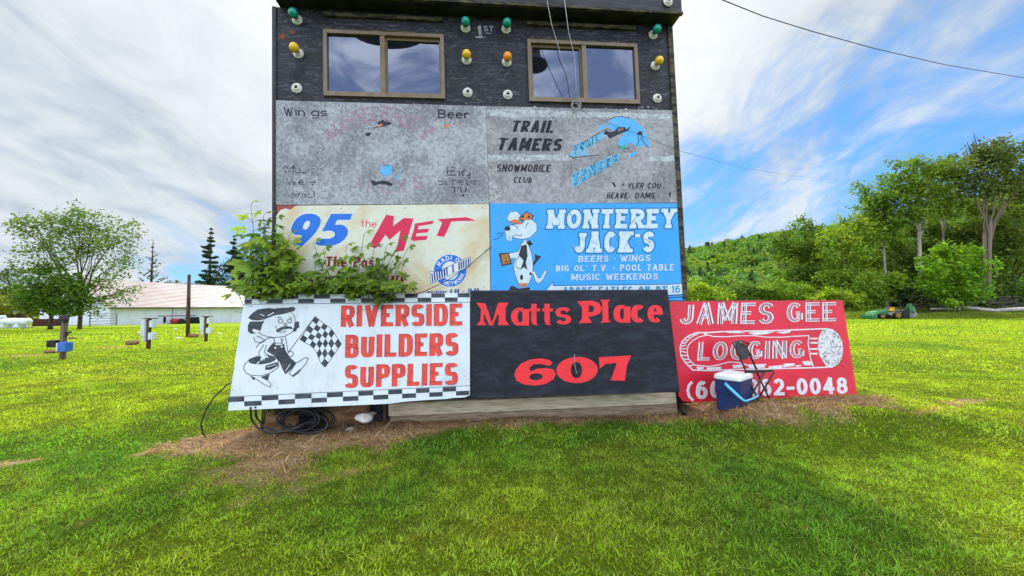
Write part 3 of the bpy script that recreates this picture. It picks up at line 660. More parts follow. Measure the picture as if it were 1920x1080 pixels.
# ------------------------------------------------------------------ painted signs
RIV = pose_plane([-2.8753, 3.9335, 0.282, -0.2387, -0.0292, 0.16], .955)
MAT = pose_plane([-0.4752, 4.3302, 0.3038, -0.1977, -0.0129, 0.0836], .965)
JAM = pose_plane([2.0028, 4.6907, 0.157, -0.1048, -0.0152, 0.1218], .985)
def board(name, label, pl, pts, m, off=.012, th=.012, cat='sign', edge=None):
    q = [pl.p(x, y, off) for x, y in pts]; c = sum(q, Vector()) / len(q); low = min(q, key=lambda p: p.z)
    t = thing(name, label, cat, (c.x, c.y, low.z))
    obj('panel', MB().hexa(q, pl.n, th), m, t)
    return t
def put(mb, m, t, name='lettering'): return obj(name, mb, m, t)
def spotted(name, cA, cB, cC, s=1.0):
    m, n, b, out = newmat(name); co_ = n.new('ShaderNodeTexCoord').outputs['Object']
    f1 = n.noise(co_, 26 * s, 5, .65, .3); f2 = n.noise(co_, 2.2 * s, 4, .6); f3 = n.noise(n.mapping(co_, (3, 3, .8)), 9, 4, .6); f4 = n.noise(co_, 60, 3, .6)
    vo = n.new('ShaderNodeTexVoronoi'); vo.inputs['Scale'].default_value = 24 * s; n.link(n.vmath('ADD', co_, n.vmath('SCALE', (1, 1, 1), scale=n.math('MULTIPLY', f1, .05))), vo.inputs['Vector'])
    c = n.mix(n.step(n.math('ADD', n.math('MULTIPLY', f1, .6), n.math('MULTIPLY', f2, .5)), .42, .66), cA, cB)
    dots = n.math('MULTIPLY', n.step(vo.outputs['Distance'], .26, .40, 1, 0), n.step(f2, .46, .56))
    c = n.mix(n.math('MULTIPLY', dots, .55), c, tuple(x * .62 for x in cB))
    c = n.mix(n.step(f3, .56, .70, 0, .35), c, tuple(x * .72 for x in cA))
    c = n.mix(n.step(f4, .66, .74, 0, .7), c, cC)
    n.link(c, b.inputs['Base Color']); b.inputs['Roughness'].default_value = .65; b.inputs['Specular IOR Level'].default_value = .3; bump(n, b, f1, .003, .4); return m
M_grey1 = spotted('mottled grey paint', (0.43, 0.445, 0.47), (0.21, 0.215, 0.235), (0.62, 0.64, 0.66))
M_grey2 = spotted('streaked grey paint', (0.39, 0.385, 0.40), (0.22, 0.215, 0.23), (0.58, 0.58, 0.58), .8)
M_ink = mat('worn black sign paint', (0.010, 0.011, 0.017), (0.025, 0.025, 0.035), 30, .6, .25, wear=1.7, wlo=.60, whi=.66, wscale=26)
M_ink2 = mat('half gone black sign paint', (0.018, 0.020, 0.028), (0.05, 0.05, 0.06), 30, .6, .25, wear=4.4, wlo=.50, whi=.53, wscale=24)
M_inks = mat('black sign paint', (0.016, 0.018, 0.026), (0.03, 0.033, 0.045), 16, .5, .3)
M_pink = mat('faded pink paint', (0.42, 0.24, 0.33), (0.32, 0.24, 0.29), 22, .7, .2, wear=2.3, wlo=.46, whi=.54, wscale=30)
M_lgrey = mat('pale grey paint film', (0.50, 0.53, 0.55), (0.36, 0.38, 0.40), 14, .7, .2, wear=5.1, wlo=.53, whi=.60, wscale=34)
M_sky = mat('light blue sign paint', (0.085, 0.40, 0.80), (0.12, 0.44, 0.80), 8, .5, .3)
M_skyw = mat('chipped pale blue paint', (0.20, 0.48, 0.68), (0.10, 0.40, 0.66), 24, .6, .3, wear=8.1, wlo=.54, whi=.60, wscale=26)
M_orange = mat('orange sign paint', (0.72, 0.20, 0.05), (0.60, 0.15, 0.04), 14, .6, .3)
M_tan = mat('amber brown paint', (0.45, 0.22, 0.05), (0.20, 0.08, 0.03), 40, .6, .3)
# --- faded board, upper left
g1 = board('faded_sign', 'faded grey board with half worn Wings and Beer writing, under the left window', TW, [(513, 188), (911.5, 199), (916.5, 382), (513, 384)], M_grey1)
mb = MB()
lettering(mb, TW, 'W', [(531, 200), (549, 202), (550, 219), (533, 217)], .0125, .13, .12); lettering(mb, TW, 'in', [(553, 200), (572, 202), (572, 219), (554, 217)], .0125, .16, .13)
lettering(mb, TW, 'gs', [(583, 203), (614, 203), (614, 218), (583, 218)], .0125, .15, .13); lettering(mb, TW, 'Beer', [(821, 205), (880, 206), (880, 222), (821, 222)], .0125, .17, .15)
put(mb, M_ink, g1)
mb = MB()
for tx, q in (('Music', [(535, 309), (592, 311), (590, 326), (534, 324)]), ('We e', [(536, 333), (592, 334), (592, 347), (537, 347)]), ('end', [(541, 358), (590, 358), (590, 371), (541, 371)]),
              ('Big', [(838, 312), (882, 314), (882, 331), (838, 329)]), ('Screen', [(818, 332), (900, 333), (900, 348), (818, 347)]), ('TV', [(846, 350), (876, 352), (876, 369), (846, 367)])):
    lettering(mb, TW, tx.replace('V', 'V'), q, .0125, .13, .12)
put(mb, M_ink2, g1)
mb = MB(); arc = 'MONTEREY'
for i, ch in enumerate(arc):
    t = (i + .5) / len(arc); x = 612 + 200 * t; y = 216 + 46 * (2 * t - 1) ** 2 - 3; a = math.atan(.92 * (2 * t - 1)) * .9
    cx, sx = math.cos(a) * 12, math.sin(a) * 12
    lettering(mb, TW, ch, [(x - cx + sx * 1.2, y - sx - cx * 1.2), (x + cx + sx * 1.2, y + sx - cx * 1.2), (x + cx - sx * 1.2, y + sx + cx * 1.2), (x - cx - sx * 1.2, y - sx + cx * 1.2)], .0126, .24, .2, serif=.1)
for i, ch in enumerate('JACKS'):
    t = (i + .5) / 5; x = 650 + 150 * t; y = 352 - 16 * (2 * t - 1) ** 2
    lettering(mb, TW, ch, [(x - 11, y - 12), (x + 11, y - 12), (x + 11, y + 12), (x - 11, y + 12)], .0126, .24, .2, serif=.08)
put(mb, M_pink, g1)
mb = MB(); area(mb, TW, [(695, 241), (712, 236), (706, 230), (717, 224), (724, 226), (730, 225), (734, 229), (733, 233), (727, 235), (720, 237), (709, 239)], .013)
area(mb, TW, [(684, 251), (690, 248), (696, 249), (694, 254), (688, 256)], .013)
area(mb, TW, [(693, 338), (698, 337), (705, 341), (716, 338), (728, 340), (736, 344), (735, 349), (722, 346), (712, 345), (700, 349)], .013); area(mb, TW, [(719, 309), (728, 309), (727, 312), (720, 312)], .0131)
put(mb, M_inks, g1, 'paint_remnant')
put(area(area(MB(), TW, [(714, 316), (722, 310), (735, 312), (734, 320), (737, 327), (728, 327), (722, 333), (718, 325), (712, 324)], .0132), TW, [(742, 334), (752, 319), (745, 340)], .0132), M_sky, g1, 'paint_remnant')
put(area(area(MB(), TW, [(707, 237), (715, 231), (718, 235), (712, 238)], .0135), TW, [(830, 236), (845, 232), (838, 240)], .0135), M_orange, g1, 'paint_remnant')
# --- snowmobile club board
g2 = board('club_sign', 'grey board lettered Trail Tamers Snowmobile Club with peeling blue picture', TW, [(912, 199), (1268.5, 207), (1277.5, 380), (917, 382)], M_grey2)
mb = MB()
for (ya, yb, xa, xb, yc, yd) in ((204, 218, 913, 1266, 214, 224), (290, 302, 915, 1072, 290, 300), (293, 303, 1215, 1273, 292, 302)):
    top = [(xa + (xb - xa) * i / 24, ya + (yc - ya) * i / 24 + random.uniform(-1.2, 1.2)) for i in range(25)]; bot = [(xa + (xb - xa) * i / 24, yb + (yd - yb) * i / 24 + random.uniform(-1.6, 1.6)) for i in range(24, -1, -1)]
    area(mb, TW, top + bot, .0122)
put(mb, M_lgrey, g2, 'paint_band')
mb = MB()
lettering(mb, TW, 'TRAIL', [(963, 226), (1042, 226), (1036, 249), (957, 247)], .0126, .29, .19); lettering(mb, TW, 'TAMERS', [(937, 258), (1057, 260), (1051, 283), (930, 282)], .0126, .29, .19)
lettering(mb, TW, 'SNOWMOBILE', [(933, 308), (1034, 309), (1031, 322), (931, 322)], .0126, .20, .15); lettering(mb, TW, 'CLUb', [(965, 331), (999, 332), (996, 343), (962, 343)], .0126, .2, .15) if 'b' in GN else lettering(mb, TW, 'CLUB', [(965, 331), (999, 332), (996, 343), (962, 343)], .0126, .2, .15)
lettering(mb, TW, 'YLER COU', [(1178, 343), (1240, 343), (1238, 353), (1176, 353)], .0126, .19, .15); lettering(mb, TW, 'BEAVE', [(1139, 361), (1178, 361), (1176, 372), (1137, 372)], .0126, .19, .15); lettering(mb, TW, 'DAMS,', [(1192, 361), (1233, 361), (1231, 372), (1190, 372)], .0126, .19, .15)
area(mb, TW, [(1145, 342), (1152, 342), (1155, 351), (1151, 350), (1149, 345)], .0126); area(mb, TW, [(1165, 348), (1171, 342), (1170, 347)], .0126); area(mb, TW, [(1255, 361), (1258, 361), (1257, 371), (1254, 366)], .0126)
put(mb, M_ink, g2)
mb = MB(); area(mb, TW, [(1142, 224), (1152, 219.5), (1165, 218), (1180, 221), (1190, 226), (1201, 236), (1208, 244), (1214, 255), (1218, 270), (1217, 277), (1207, 271), (1200, 277), (1192, 273), (1180, 267), (1172, 279), (1164, 279), (1158, 268), (1163, 258), (1172, 250), (1164, 249), (1176, 242), (1150, 246), (1140, 239)], .0126)
area(mb, TW, [(1117, 246), (1131, 231), (1138, 238), (1124, 244)], .0126); area(mb, TW, [(1178, 289), (1195, 283), (1192, 290), (1180, 296)], .0126); put(mb, M_sky, g2, 'picture')
mb = MB(); area(mb, TW, [(1066, 291), (1080, 275), (1130, 246), (1139, 250), (1128, 262), (1098, 280), (1105, 290), (1075, 295)], .0127); area(mb, TW, [(1071, 334), (1078, 324), (1150, 290), (1162, 291), (1158, 302), (1110, 330), (1085, 347), (1074, 353)], .0127); put(mb, M_skyw, g2, 'picture')
mb = MB(); lettering(mb, TW, 'TRAIL', [(1076, 272), (1124, 251), (1124, 264), (1076, 289)], .013, .30, .26); lettering(mb, TW, 'TAMERS', [(1074, 326), (1160, 286), (1160, 303), (1074, 350)], .013, .30, .26); put(mb, mat('teal paint', (0.03, 0.22, 0.34), (0.02, 0.15, 0.26), 20, .6, wear=6.2, wlo=.6, whi=.66, wscale=30), g2)
mb = MB(); lettering(mb, TW, 'TRAIL', [(1076, 272), (1124, 251), (1124, 264), (1076, 289)], .015, .13, .12); lettering(mb, TW, 'TAMERS', [(1074, 326), (1160, 286), (1160, 303), (1074, 350)], .015, .13, .12); put(mb, M_skyw, g2)
mb = MB(); area(mb, TW, [(1131, 251), (1136, 244), (1142, 248), (1152, 246), (1158, 239), (1172, 238), (1174, 243), (1183, 236), (1178, 245), (1162, 251), (1150, 257), (1142, 260), (1139, 253)], .0134)
area(mb, TW, [(1195, 249), (1198, 246), (1203, 246), (1205, 250), (1204, 254), (1195, 253)], .0134)
for pts in ([(1090, 269), (1120, 251), (1140, 241)], [(1066, 291), (1072, 295), (1090, 294), (1124, 290)], [(1142, 224), (1152, 219.5), (1165, 218), (1182, 222)], [(1196, 255), (1198, 266), (1193, 274)], [(1205, 255), (1206, 265), (1216, 277)], [(1202, 256), (1202, 264)], [(1160, 276), (1180, 279)]): line(mb, TW, pts, 1.3, .0138)
put(mb, M_inks, g2, 'picture')
put(area(MB(), TW, [(1158, 271), (1168, 274), (1176, 268), (1172, 277), (1163, 279)], .0139), mat('green paint', (0.02, 0.38, 0.24)), g2, 'picture')
put(area(MB(), TW, [(1157, 242), (1168, 239), (1170, 243), (1159, 247)], .0140), mat('dull rose paint', (0.28, 0.15, 0.13)), g2, 'picture')
# --- cream radio sign
def creammat():
    m, n, b, out = newmat('rust stained cream paint'); co_ = n.new('ShaderNodeTexCoord').outputs['Object']
    f1 = n.noise(co_, 2.1, 6, .62, .6); f2 = n.noise(co_, 12, 5, .65); f3 = n.noise(co_, 38, 4, .6)
    c = n.mix(n.step(f1, .46, .68, 0, .85), (0.66, 0.67, 0.55), (0.60, 0.46, 0.24))
    c = n.mix(n.step(f2, .50, .70, 0, .5), c, (0.60, 0.52, 0.34)); c = n.mix(n.step(f3, .64, .74, 0, .5), c, (0.33, 0.29, 0.21))
    n.link(c, b.inputs['Base Color']); b.inputs['Roughness'].default_value = .55; return m
g3 = board('radio_sign', 'cream sign with blue 95 and red The Met lettering, half covered by a bush', TW, [(555, 385.5), (917, 382.5), (919.5, 566), (514, 575), (514, 410), (520, 402), (526, 394), (535, 391), (545, 393)], creammat())
board('red_sign', 'scrap of an older red sign showing at the torn corner of the cream sign', TW, [(513, 385), (553, 384), (556, 396), (514, 455)], mat('old red paint', (0.42, 0.06, 0.05), (0.25, 0.10, 0.09), 9, .6), .004, .004)
M_blue = mat('bright blue sign paint', (0.0, 0.135, 0.62), (0.005, 0.155, 0.65), 8, .4, .4); M_red = mat('crimson sign paint', (0.68, 0.015, 0.07), (0.60, 0.02, 0.08), 10, .45, .35); M_white = mat('white sign paint', (0.72, 0.74, 0.75), (0.64, 0.66, 0.67), 12, .5, .3)
Z = lambda pts, ox, oy, k: [(ox + x / k, oy + y / k) for x, y in pts]
nine = Z([(455, 640), (445, 600), (460, 540), (500, 450), (560, 380), (640, 325), (730, 302), (830, 300), (910, 318), (970, 360), (1000, 420), (990, 490), (960, 560), (900, 650), (820, 740), (740, 820), (660, 895), (560, 880), (520, 855), (600, 780), (655, 710), (600, 690), (530, 690), (480, 670)], 500, 370, 9.817)
nh = Z([(665, 560), (680, 500), (710, 450), (750, 432), (790, 440), (800, 480), (780, 540), (745, 580), (705, 595), (675, 585)], 500, 370, 9.817)
five = Z([(1185, 302), (1578, 302), (1540, 415), (1300, 415), (1250, 505), (1380, 500), (1460, 540), (1500, 610), (1490, 690), (1440, 770), (1350, 840), (1230, 885), (1090, 895), (960, 885), (890, 855), (955, 740), (1040, 760), (1140, 762), (1220, 740), (1258, 690), (1245, 640), (1190, 615), (1100, 615), (1015, 632)], 500, 370, 9.817)
def grow(pts, k):
    c = (sum(p[0] for p in pts) / len(pts), sum(p[1] for p in pts) / len(pts)); n = len(pts); o = []
    ar = sum(pts[i][0] * pts[(i + 1) % n][1] - pts[(i + 1) % n][0] * pts[i][1] for i in range(n)); sg = 1 if ar > 0 else -1
    for i in range(n):
        a, p, b_ = pts[i - 1], pts[i], pts[(i + 1) % n]
        n0 = (p[1] - a[1], a[0] - p[0]); n1 = (b_[1] - p[1], p[0] - b_[0]); l0 = math.hypot(*n0) or 1; l1 = math.hypot(*n1) or 1
        nx, ny = n0[0] / l0 + n1[0] / l1, n0[1] / l0 + n1[1] / l1; l = math.hypot(nx, ny) or 1; o.append((p[0] + sg * nx / l * k, p[1] + sg * ny / l * k))
    return o
mb = MB(); area(mb, TW, grow(nine, 1.8), .0123); area(mb, TW, grow(five, 1.8), .0125); put(mb, M_white, g3, 'lettering_outline')
mb = MB(); area(mb, TW, nine, .0128, [nh]); area(mb, TW, five, .0128); put(mb, M_blue, g3)
met = [[(691, 462), (724, 402.5), (739, 405), (737, 424), (757, 408.5), (775.5, 409.5), (757, 470), (742, 472.5), (751, 432), (730.5, 450), (723, 440), (705, 466)],
       [(778, 419), (813, 413.5), (811, 420), (785, 424), (783.5, 430), (805, 428.5), (802, 436), (781, 437.5), (780, 443), (801.5, 442), (800, 449.5), (776.5, 452), (769.5, 449), (775, 433)],
       [(821, 411), (844, 409), (875, 407), (894, 414), (860, 414.5), (846, 415.5), (839, 432), (832.5, 444.5), (818.5, 442), (829, 418)]]
mb = MB()
for p in met: area(mb, TW, grow(p, .9), .0126)
put(mb, M_white, g3, 'lettering_outline')
mb = MB(); mred = met
for p in mred: area(mb, TW, p, .0129)
lettering(mb, TW, 'the', [(677, 411), (707, 413), (706, 427), (676, 425)], .0127, .12, .1)
put(mb, M_red, g3)
mb = MB(); lettering(mb, TW, 'The Past', [(612, 481), (714, 481), (712, 502), (610, 500)], .0127, .22, .17, serif=.04); lettering(mb, TW, 'Blast', [(540, 516), (601, 514), (600, 531), (538, 533)], .0127, .2, .16); lettering(mb, TW, 'in a', [(650, 512), (684, 512), (683, 528), (649, 528)], .0127, .2, .16); lettering(mb, TW, 'Truck', [(716, 511), (760, 511), (758, 528), (712, 529)], .0127, .24, .17); put(mb, mat('dark red sign paint', (0.30, 0.02, 0.03), (0.22, 0.02, 0.03), 10), g3)
lg = MB(); area(lg, TW, ring(844, 507.5, 30.5, 30, 40), .0124); put(lg, M_blue, g3, 'round_logo')
mb = MB(); area(mb, TW, ring(844, 507.5, 16, 17.5, 30), .0128)
area(mb, TW, [(806, 509), (825, 509), (862, 489), (882, 482), (882, 499), (862, 508), (826, 524), (808, 532)], .0131)
for i, ch in enumerate('RADIO'):
    a = R(-148 + 23 * i); x, y = 844 + 24 * math.cos(a), 507.5 + 24 * math.sin(a); c, s = -math.sin(a), math.cos(a)
    lettering(mb, TW, ch, [(x - c * 3.4 + s * 4.2, y - s * 3.4 - c * 4.2), (x + c * 3.4 + s * 4.2, y + s * 3.4 - c * 4.2), (x + c * 3.4 - s * 4.2, y + s * 3.4 + c * 4.2), (x - c * 3.4 - s * 4.2, y - s * 3.4 + c * 4.2)], .0127, .2, .18)
for i, ch in enumerate('NETWORK'):
    a = R(112 - 15.5 * i); x, y = 844 + 24 * math.cos(a), 507.5 + 24 * math.sin(a); c, s = math.sin(a), -math.cos(a)
    lettering(mb, TW, ch, [(x - c * 2.9 + s * 3.6, y - s * 2.9 - c * 3.6), (x + c * 2.9 + s * 3.6, y + s * 2.9 - c * 3.6), (x + c * 2.9 - s * 3.6, y + s * 2.9 + c * 3.6), (x - c * 2.9 - s * 3.6, y - s * 2.9 + c * 3.6)], .0127, .2, .18)
put(mb, M_white, g3, 'round_logo')
mb = MB(); lettering(mb, TW, 'JOHNBOY & BILLY', [(808, 512), (880, 484), (880, 497), (810, 530)], .0136, .17, .13)
line(mb, TW, [(806, 509), (825, 509), (862, 489), (882, 482), (882, 499), (862, 508), (826, 524), (808, 532), (806, 509)], .9, .0137)
lettering(mb, TW, 'mornings 6:00 - 10:00', [(802, 543), (898, 540), (897, 550), (800, 553)], .0127, .16, .14); put(mb, mat('navy sign paint', (0.02, 0.07, 0.30), (0.03, 0.08, 0.28)), g3)
# --- blue sign
g4 = board('bar_sign', 'bright blue sign with white outlined Monterey Jack\'s lettering and a drawn rat', TW, [(919, 381.5), (1279, 381), (1286, 563), (920.5, 568)], mat('sky blue sign paint', (0.030, 0.34, 0.86), (0.05, 0.36, 0.86), 3, .45, .35, dirt=.14), .013, .013)
M_dkblue = mat('dark blue outline paint', (0.015, 0.09, 0.22), (0.02, 0.11, 0.25), 10); M_ice = mat('pale ice blue paint', (0.62, 0.72, 0.78), (0.52, 0.64, 0.72), 14, .5, .3)
big = (('MONTEREY', [(1030, 395), (1266, 393), (1264, 426), (1028, 427)]), ('JACK\'S', [(1080, 436), (1226, 436), (1224, 471), (1078, 472)]))
for gr, m_, o_, st_ in ((.12, M_dkblue, .0135, 1e-5), (.075, M_sky, .0145, 1e-5), (.05, M_ice, .0155, 1e-5)):
    mb = MB()
    for tx, q in big: lettering(mb, TW, tx, q, o_, .15, .15, serif=.065, sth=.09, grow=gr, track=.27, step=st_)
    put(mb, m_, g4, 'lettering' if m_ is M_ice else 'lettering_outline')
mb = MB()
for (x0, y0, x1, y1) in ((1040, 402, 1048, 412), (1066, 396, 1073, 408), (1100, 418, 1110, 410), (1182, 420, 1192, 408), (1160, 397, 1172, 402), (1236, 398, 1244, 404), (1108, 452, 1120, 458), (1150, 440, 1160, 452), (1172, 462, 1184, 446), (1204, 446, 1222, 454), (1206, 462, 1220, 452), (1090, 446, 1096, 452)):
    line(mb, TW, [(x0, y0), ((x0 + x1) / 2 + 1, (y0 + y1) / 2), (x1, y1)], .7, .0175)
put(mb, M_dkblue, g4, 'paint_crack')
mb = MB()
for tx, q in (('BEERS * WINGS', [(1085, 480), (1220, 478), (1219, 489.5), (1084, 491)]), ('BIG OL\' T.V. * POOL TABLE', [(1043, 498), (1264, 495), (1263, 507), (1042, 508.5)]), ('MUSIC WEEKENDS', [(1072, 514), (1234, 512.5), (1233, 523.5), (1071, 525.5)])):
    lettering(mb, TW, tx, q, .0135, .19, .15, serif=.07, sth=.09, track=.26)
put(mb, M_white, g4)
mb = MB(); area(mb, TW, [(1020, 547), (1037, 530), (1037, 536), (1258, 533.5), (1258, 553), (1037, 556), (1037, 562)], .0138); area(mb, TW, [(1251, 533), (1285, 531), (1285.5, 551), (1251, 553)], .0142); put(mb, M_ice, g4, 'arrow')
mb = MB(); line(mb, TW, [(1020, 547), (1037, 529.5), (1037, 535.5), (1258, 533), (1285, 530.5)], 1.4, .0146); line(mb, TW, [(1251, 554), (1286, 552)], 2.2, .0148); line(mb, TW, [(1251, 558.5), (1286, 556)], 2.2, .0148); line(mb, TW, [(1251, 534), (1251, 553)], 1.0, .015); put(mb, M_dkblue, g4, 'arrow')
mb = MB(); lettering(mb, TW, 'ABOVE EATLES ON RT', [(1056, 538), (1250, 536), (1250, 552), (1056, 554)], .0152, .2, .17, track=.2); lettering(mb, TW, '16', [(1258, 535.5), (1276, 535), (1276, 549), (1258, 549.5)], .0152, .2, .17); put(mb, mat('mid blue sign paint', (0.05, 0.30, 0.58)), g4)
Z6 = lambda pts: [(915 + x / 6, 380 + y / 6) for x, y in pts]
mb = MB()
rat = [[(190, 330), (215, 270), (300, 245), (380, 240), (420, 195), (490, 190), (545, 240), (550, 310), (515, 350), (470, 390), (400, 410), (320, 400), (270, 385), (215, 375)],
       [(212, 180), (250, 108), (320, 98), (360, 135), (345, 195), (235, 208)], [(375, 470), (420, 410), (450, 470), (485, 560), (505, 690), (500, 800), (460, 910), (345, 910), (305, 800), (285, 690), (335, 580)],
       [(235, 575), (350, 550), (350, 620), (255, 630)], [(500, 780), (525, 770), (560, 850), (590, 850), (640, 765), (660, 775), (615, 870), (570, 912), (540, 890)]]
for i, p in enumerate(rat): area(mb, TW, grow(Z6(p), 1.0), .0134 + i * 1.5e-4)
area(mb, TW, Z6([(120, 570), (235, 560), (270, 690), (155, 715)]), .0142); area(mb, TW, grow(Z6([(352, 175), (430, 100), (510, 145), (490, 195), (390, 210)]), .8), .0143); area(mb, TW, Z6([(235, 985), (250, 945), (280, 935), (350, 968), (470, 950), (470, 1000), (235, 1005)]), .0144); area(mb, TW, Z6([(500, 690), (530, 640), (525, 580), (600, 605), (560, 650), (515, 710)]), .0145)
put(mb, M_inks, g4, 'drawn_rat')
mb = MB()
for i, p in enumerate(rat): area(mb, TW, Z6(p), .0150 + i * 1.5e-4)
area(mb, TW, Z6([(200, 360), (235, 370), (270, 390), (265, 425), (240, 430), (215, 420)]), .0158)
put(mb, M_ice, g4, 'drawn_rat')
mb = MB()
area(mb, TW, Z6(ring(220, 290, 32, 28)), .0160); area(mb, TW, Z6([(375, 485), (435, 470), (445, 600), (425, 680), (445, 760), (405, 725), (365, 755), (400, 650), (345, 590)]), .0161)
area(mb, TW, Z6(ring(378, 840, 18, 30, 12)), .0162); area(mb, TW, Z6(ring(478, 800, 14, 18, 12)), .0162); area(mb, TW, Z6([(430, 450), (470, 420), (505, 465), (465, 490)]), .0163)
for p in ([(425, 290), (430, 250), (460, 225)], [(280, 250), (330, 270), (325, 300)], [(270, 385), (310, 360), (370, 375), (380, 350)], [(60, 415), (110, 405), (180, 340)], [(100, 350), (160, 335)], [(240, 375), (240, 420)], [(300, 700), (340, 740), (370, 740)], [(350, 600), (300, 690)]): line(mb, TW, Z6(p), 1.0, .0166)
put(mb, M_inks, g4, 'drawn_rat')
mb = MB(); area(mb, TW, Z6([(232, 218), (290, 185), (355, 195), (375, 245), (310, 232)]), .0168); area(mb, TW, Z6([(360, 175), (430, 108), (500, 147), (482, 185), (390, 200)]), .0168); area(mb, TW, Z6([(350, 905), (445, 905), (440, 955), (425, 920), (410, 965), (390, 920), (365, 965)]), .0168); put(mb, M_orange, g4, 'drawn_rat')
mb = MB(); area(mb, TW, Z6(ring(392, 160, 14, 16, 10)), .0172); area(mb, TW, Z6(ring(460, 158, 14, 16, 10)), .0172); put(mb, M_inks, g4, 'drawn_rat')
put(area(MB(), TW, Z6([(140, 585), (225, 572), (252, 680), (165, 698)]), .0152), M_tan, g4, 'drawn_rat')
# --- builders' sign
M_wpaint = mat('white enamel sign face', (0.60, 0.66, 0.69), (0.53, 0.585, 0.61), 3.0, .4, .4, .42, .7, detail=6, dirt=.22)
g5 = board('builders_sign', 'white sign lettered Riverside Builders Supplies with checkered edges, leaning at the left', RIV, [(459, 553), (881, 549), (881, 741), (872, 745), (850, 746), (838, 748), (800, 750), (760, 753), (730, 757), (640, 761), (560, 764), (427, 770)], M_wpaint, 0, .012)
M_chk = mat('checker black paint', (0.022, 0.030, 0.038), (0.05, 0.06, 0.07), 14, .5, .3); M_sred = mat('signal red sign paint', (0.70, 0.060, 0.035), (0.46, 0.05, 0.045), 12, .5, .3, lo=.45, hi=.72, stretch=(2.5, 1, .7), dirt=.14)
bx = [427, 458, 490.5, 522, 553, 584, 613, 643, 672, 700, 728, 754, 780, 805, 830, 855, 880]; tx_ = [459, 472, 501, 530, 559, 588.5, 619, 648, 677, 705, 731, 759, 783, 808.6, 834, 858, 881]
mb = MB()
for i in range(16):
    def yb(x, k): return 745 + (724 - 745) * (x - 427) / 453 + k * (9.2 - .9 * (x - 427) / 453)
    r0 = 0 if i % 2 == 0 else 1
    area(mb, RIV, [(bx[i], yb(bx[i], r0)), (bx[i + 1], yb(bx[i + 1], r0)), (bx[i + 1], yb(bx[i + 1], r0 + 1)), (bx[i], yb(bx[i], r0 + 1))], .001)
    def yt(x, k): return 553.4 + (549.4 - 553.4) * (x - 459) / 422 + k * 8.0
    r1 = 1 if i % 2 == 0 else 0
    area(mb, RIV, [(tx_[i], yt(tx_[i], r1)), (tx_[i + 1], yt(tx_[i + 1], r1)), (tx_[i + 1], yt(tx_[i + 1], r1 + 1)), (tx_[i], yt(tx_[i], r1 + 1))], .001)
put(mb, M_chk, g5, 'checker_border')
mb = MB(); line(mb, RIV, [(458, 570.5), (881, 566.5)], 1.0, .0012); line(mb, RIV, [(430, 744), (881, 723)], .9, .0012); put(mb, M_chk, g5, 'border_line')
mb = MB()
for tx, q in (('RIVERSIDE', [(640, 573), (867, 569), (867, 610), (639, 613)]), ('BUILDERS', [(648, 628), (859.5, 624), (859, 666), (647, 671)]), ('SUPPLIES', [(647, 684.5), (859, 680), (858, 721), (646, 727.5)])):
    lettering(mb, RIV, tx, q, .001, .25, .185, GS, track=.10, grow=0)
put(mb, M_sred, g5)
mb = MB()
for tx, q in (('RIVERSIDE', [(640, 573), (867, 569), (867, 610), (639, 613)]), ('BUILDERS', [(648, 628), (859.5, 624), (859, 666), (647, 671)]), ('SUPPLIES', [(647, 684.5), (859, 680), (858, 721), (646, 727.5)])):
    lettering(mb, RIV, tx, q, .0095, .25, .185, GS, track=.10, fr=[(.41, .52)], step=2e-5)
put(mb, mat('dark red shading paint', (0.34, 0.04, 0.035), (0.28, 0.04, 0.04), 20, wear=1.1, wlo=.5, whi=.6, wscale=20), g5)
K = lambda pts: [(440 + x / 6, 560 + y / 6) for x, y in pts]
mb = MB()
area(mb, RIV, K([(150, 215), (200, 160), (260, 120), (320, 112), (380, 104), (440, 112), (520, 104), (600, 100), (650, 90), (688, 105), (670, 140), (560, 170), (440, 190), (330, 235), (260, 246), (190, 240)]), .001)
area(mb, RIV, K([(172, 258), (335, 246), (308, 300), (292, 362), (250, 350), (205, 338), (200, 365), (240, 392), (180, 395), (148, 365), (148, 300)]), .001)
area(mb, RIV, K([(672, 270), (705, 252), (730, 268), (722, 290), (730, 318), (700, 340), (690, 372), (650, 365), (668, 320)]), .001)
area(mb, RIV, K([(465, 350), (520, 320), (570, 308), (640, 315), (660, 342), (600, 338), (540, 348), (500, 375), (470, 375)]), .001)
area(mb, RIV, K([(360, 590), (400, 530), (440, 490), (462, 522), (540, 520), (556, 500), (566, 560), (600, 640), (690, 720), (640, 790), (572, 852), (540, 800), (500, 700), (440, 640)]), .001)
area(mb, RIV, K([(640, 872), (740, 788), (742, 812), (662, 882)]), .001); area(mb, RIV, K([(175, 865), (230, 890), (228, 915), (205, 910)]), .001); area(mb, RIV, K([(290, 882), (395, 845), (372, 925)]), .001)
area(mb, RIV, K(ring(310, 690, 155, 46, 28, -.10)), .001); area(mb, RIV, K([(340, 800), (350, 752), (480, 712), (490, 755), (400, 800)]), .0022)
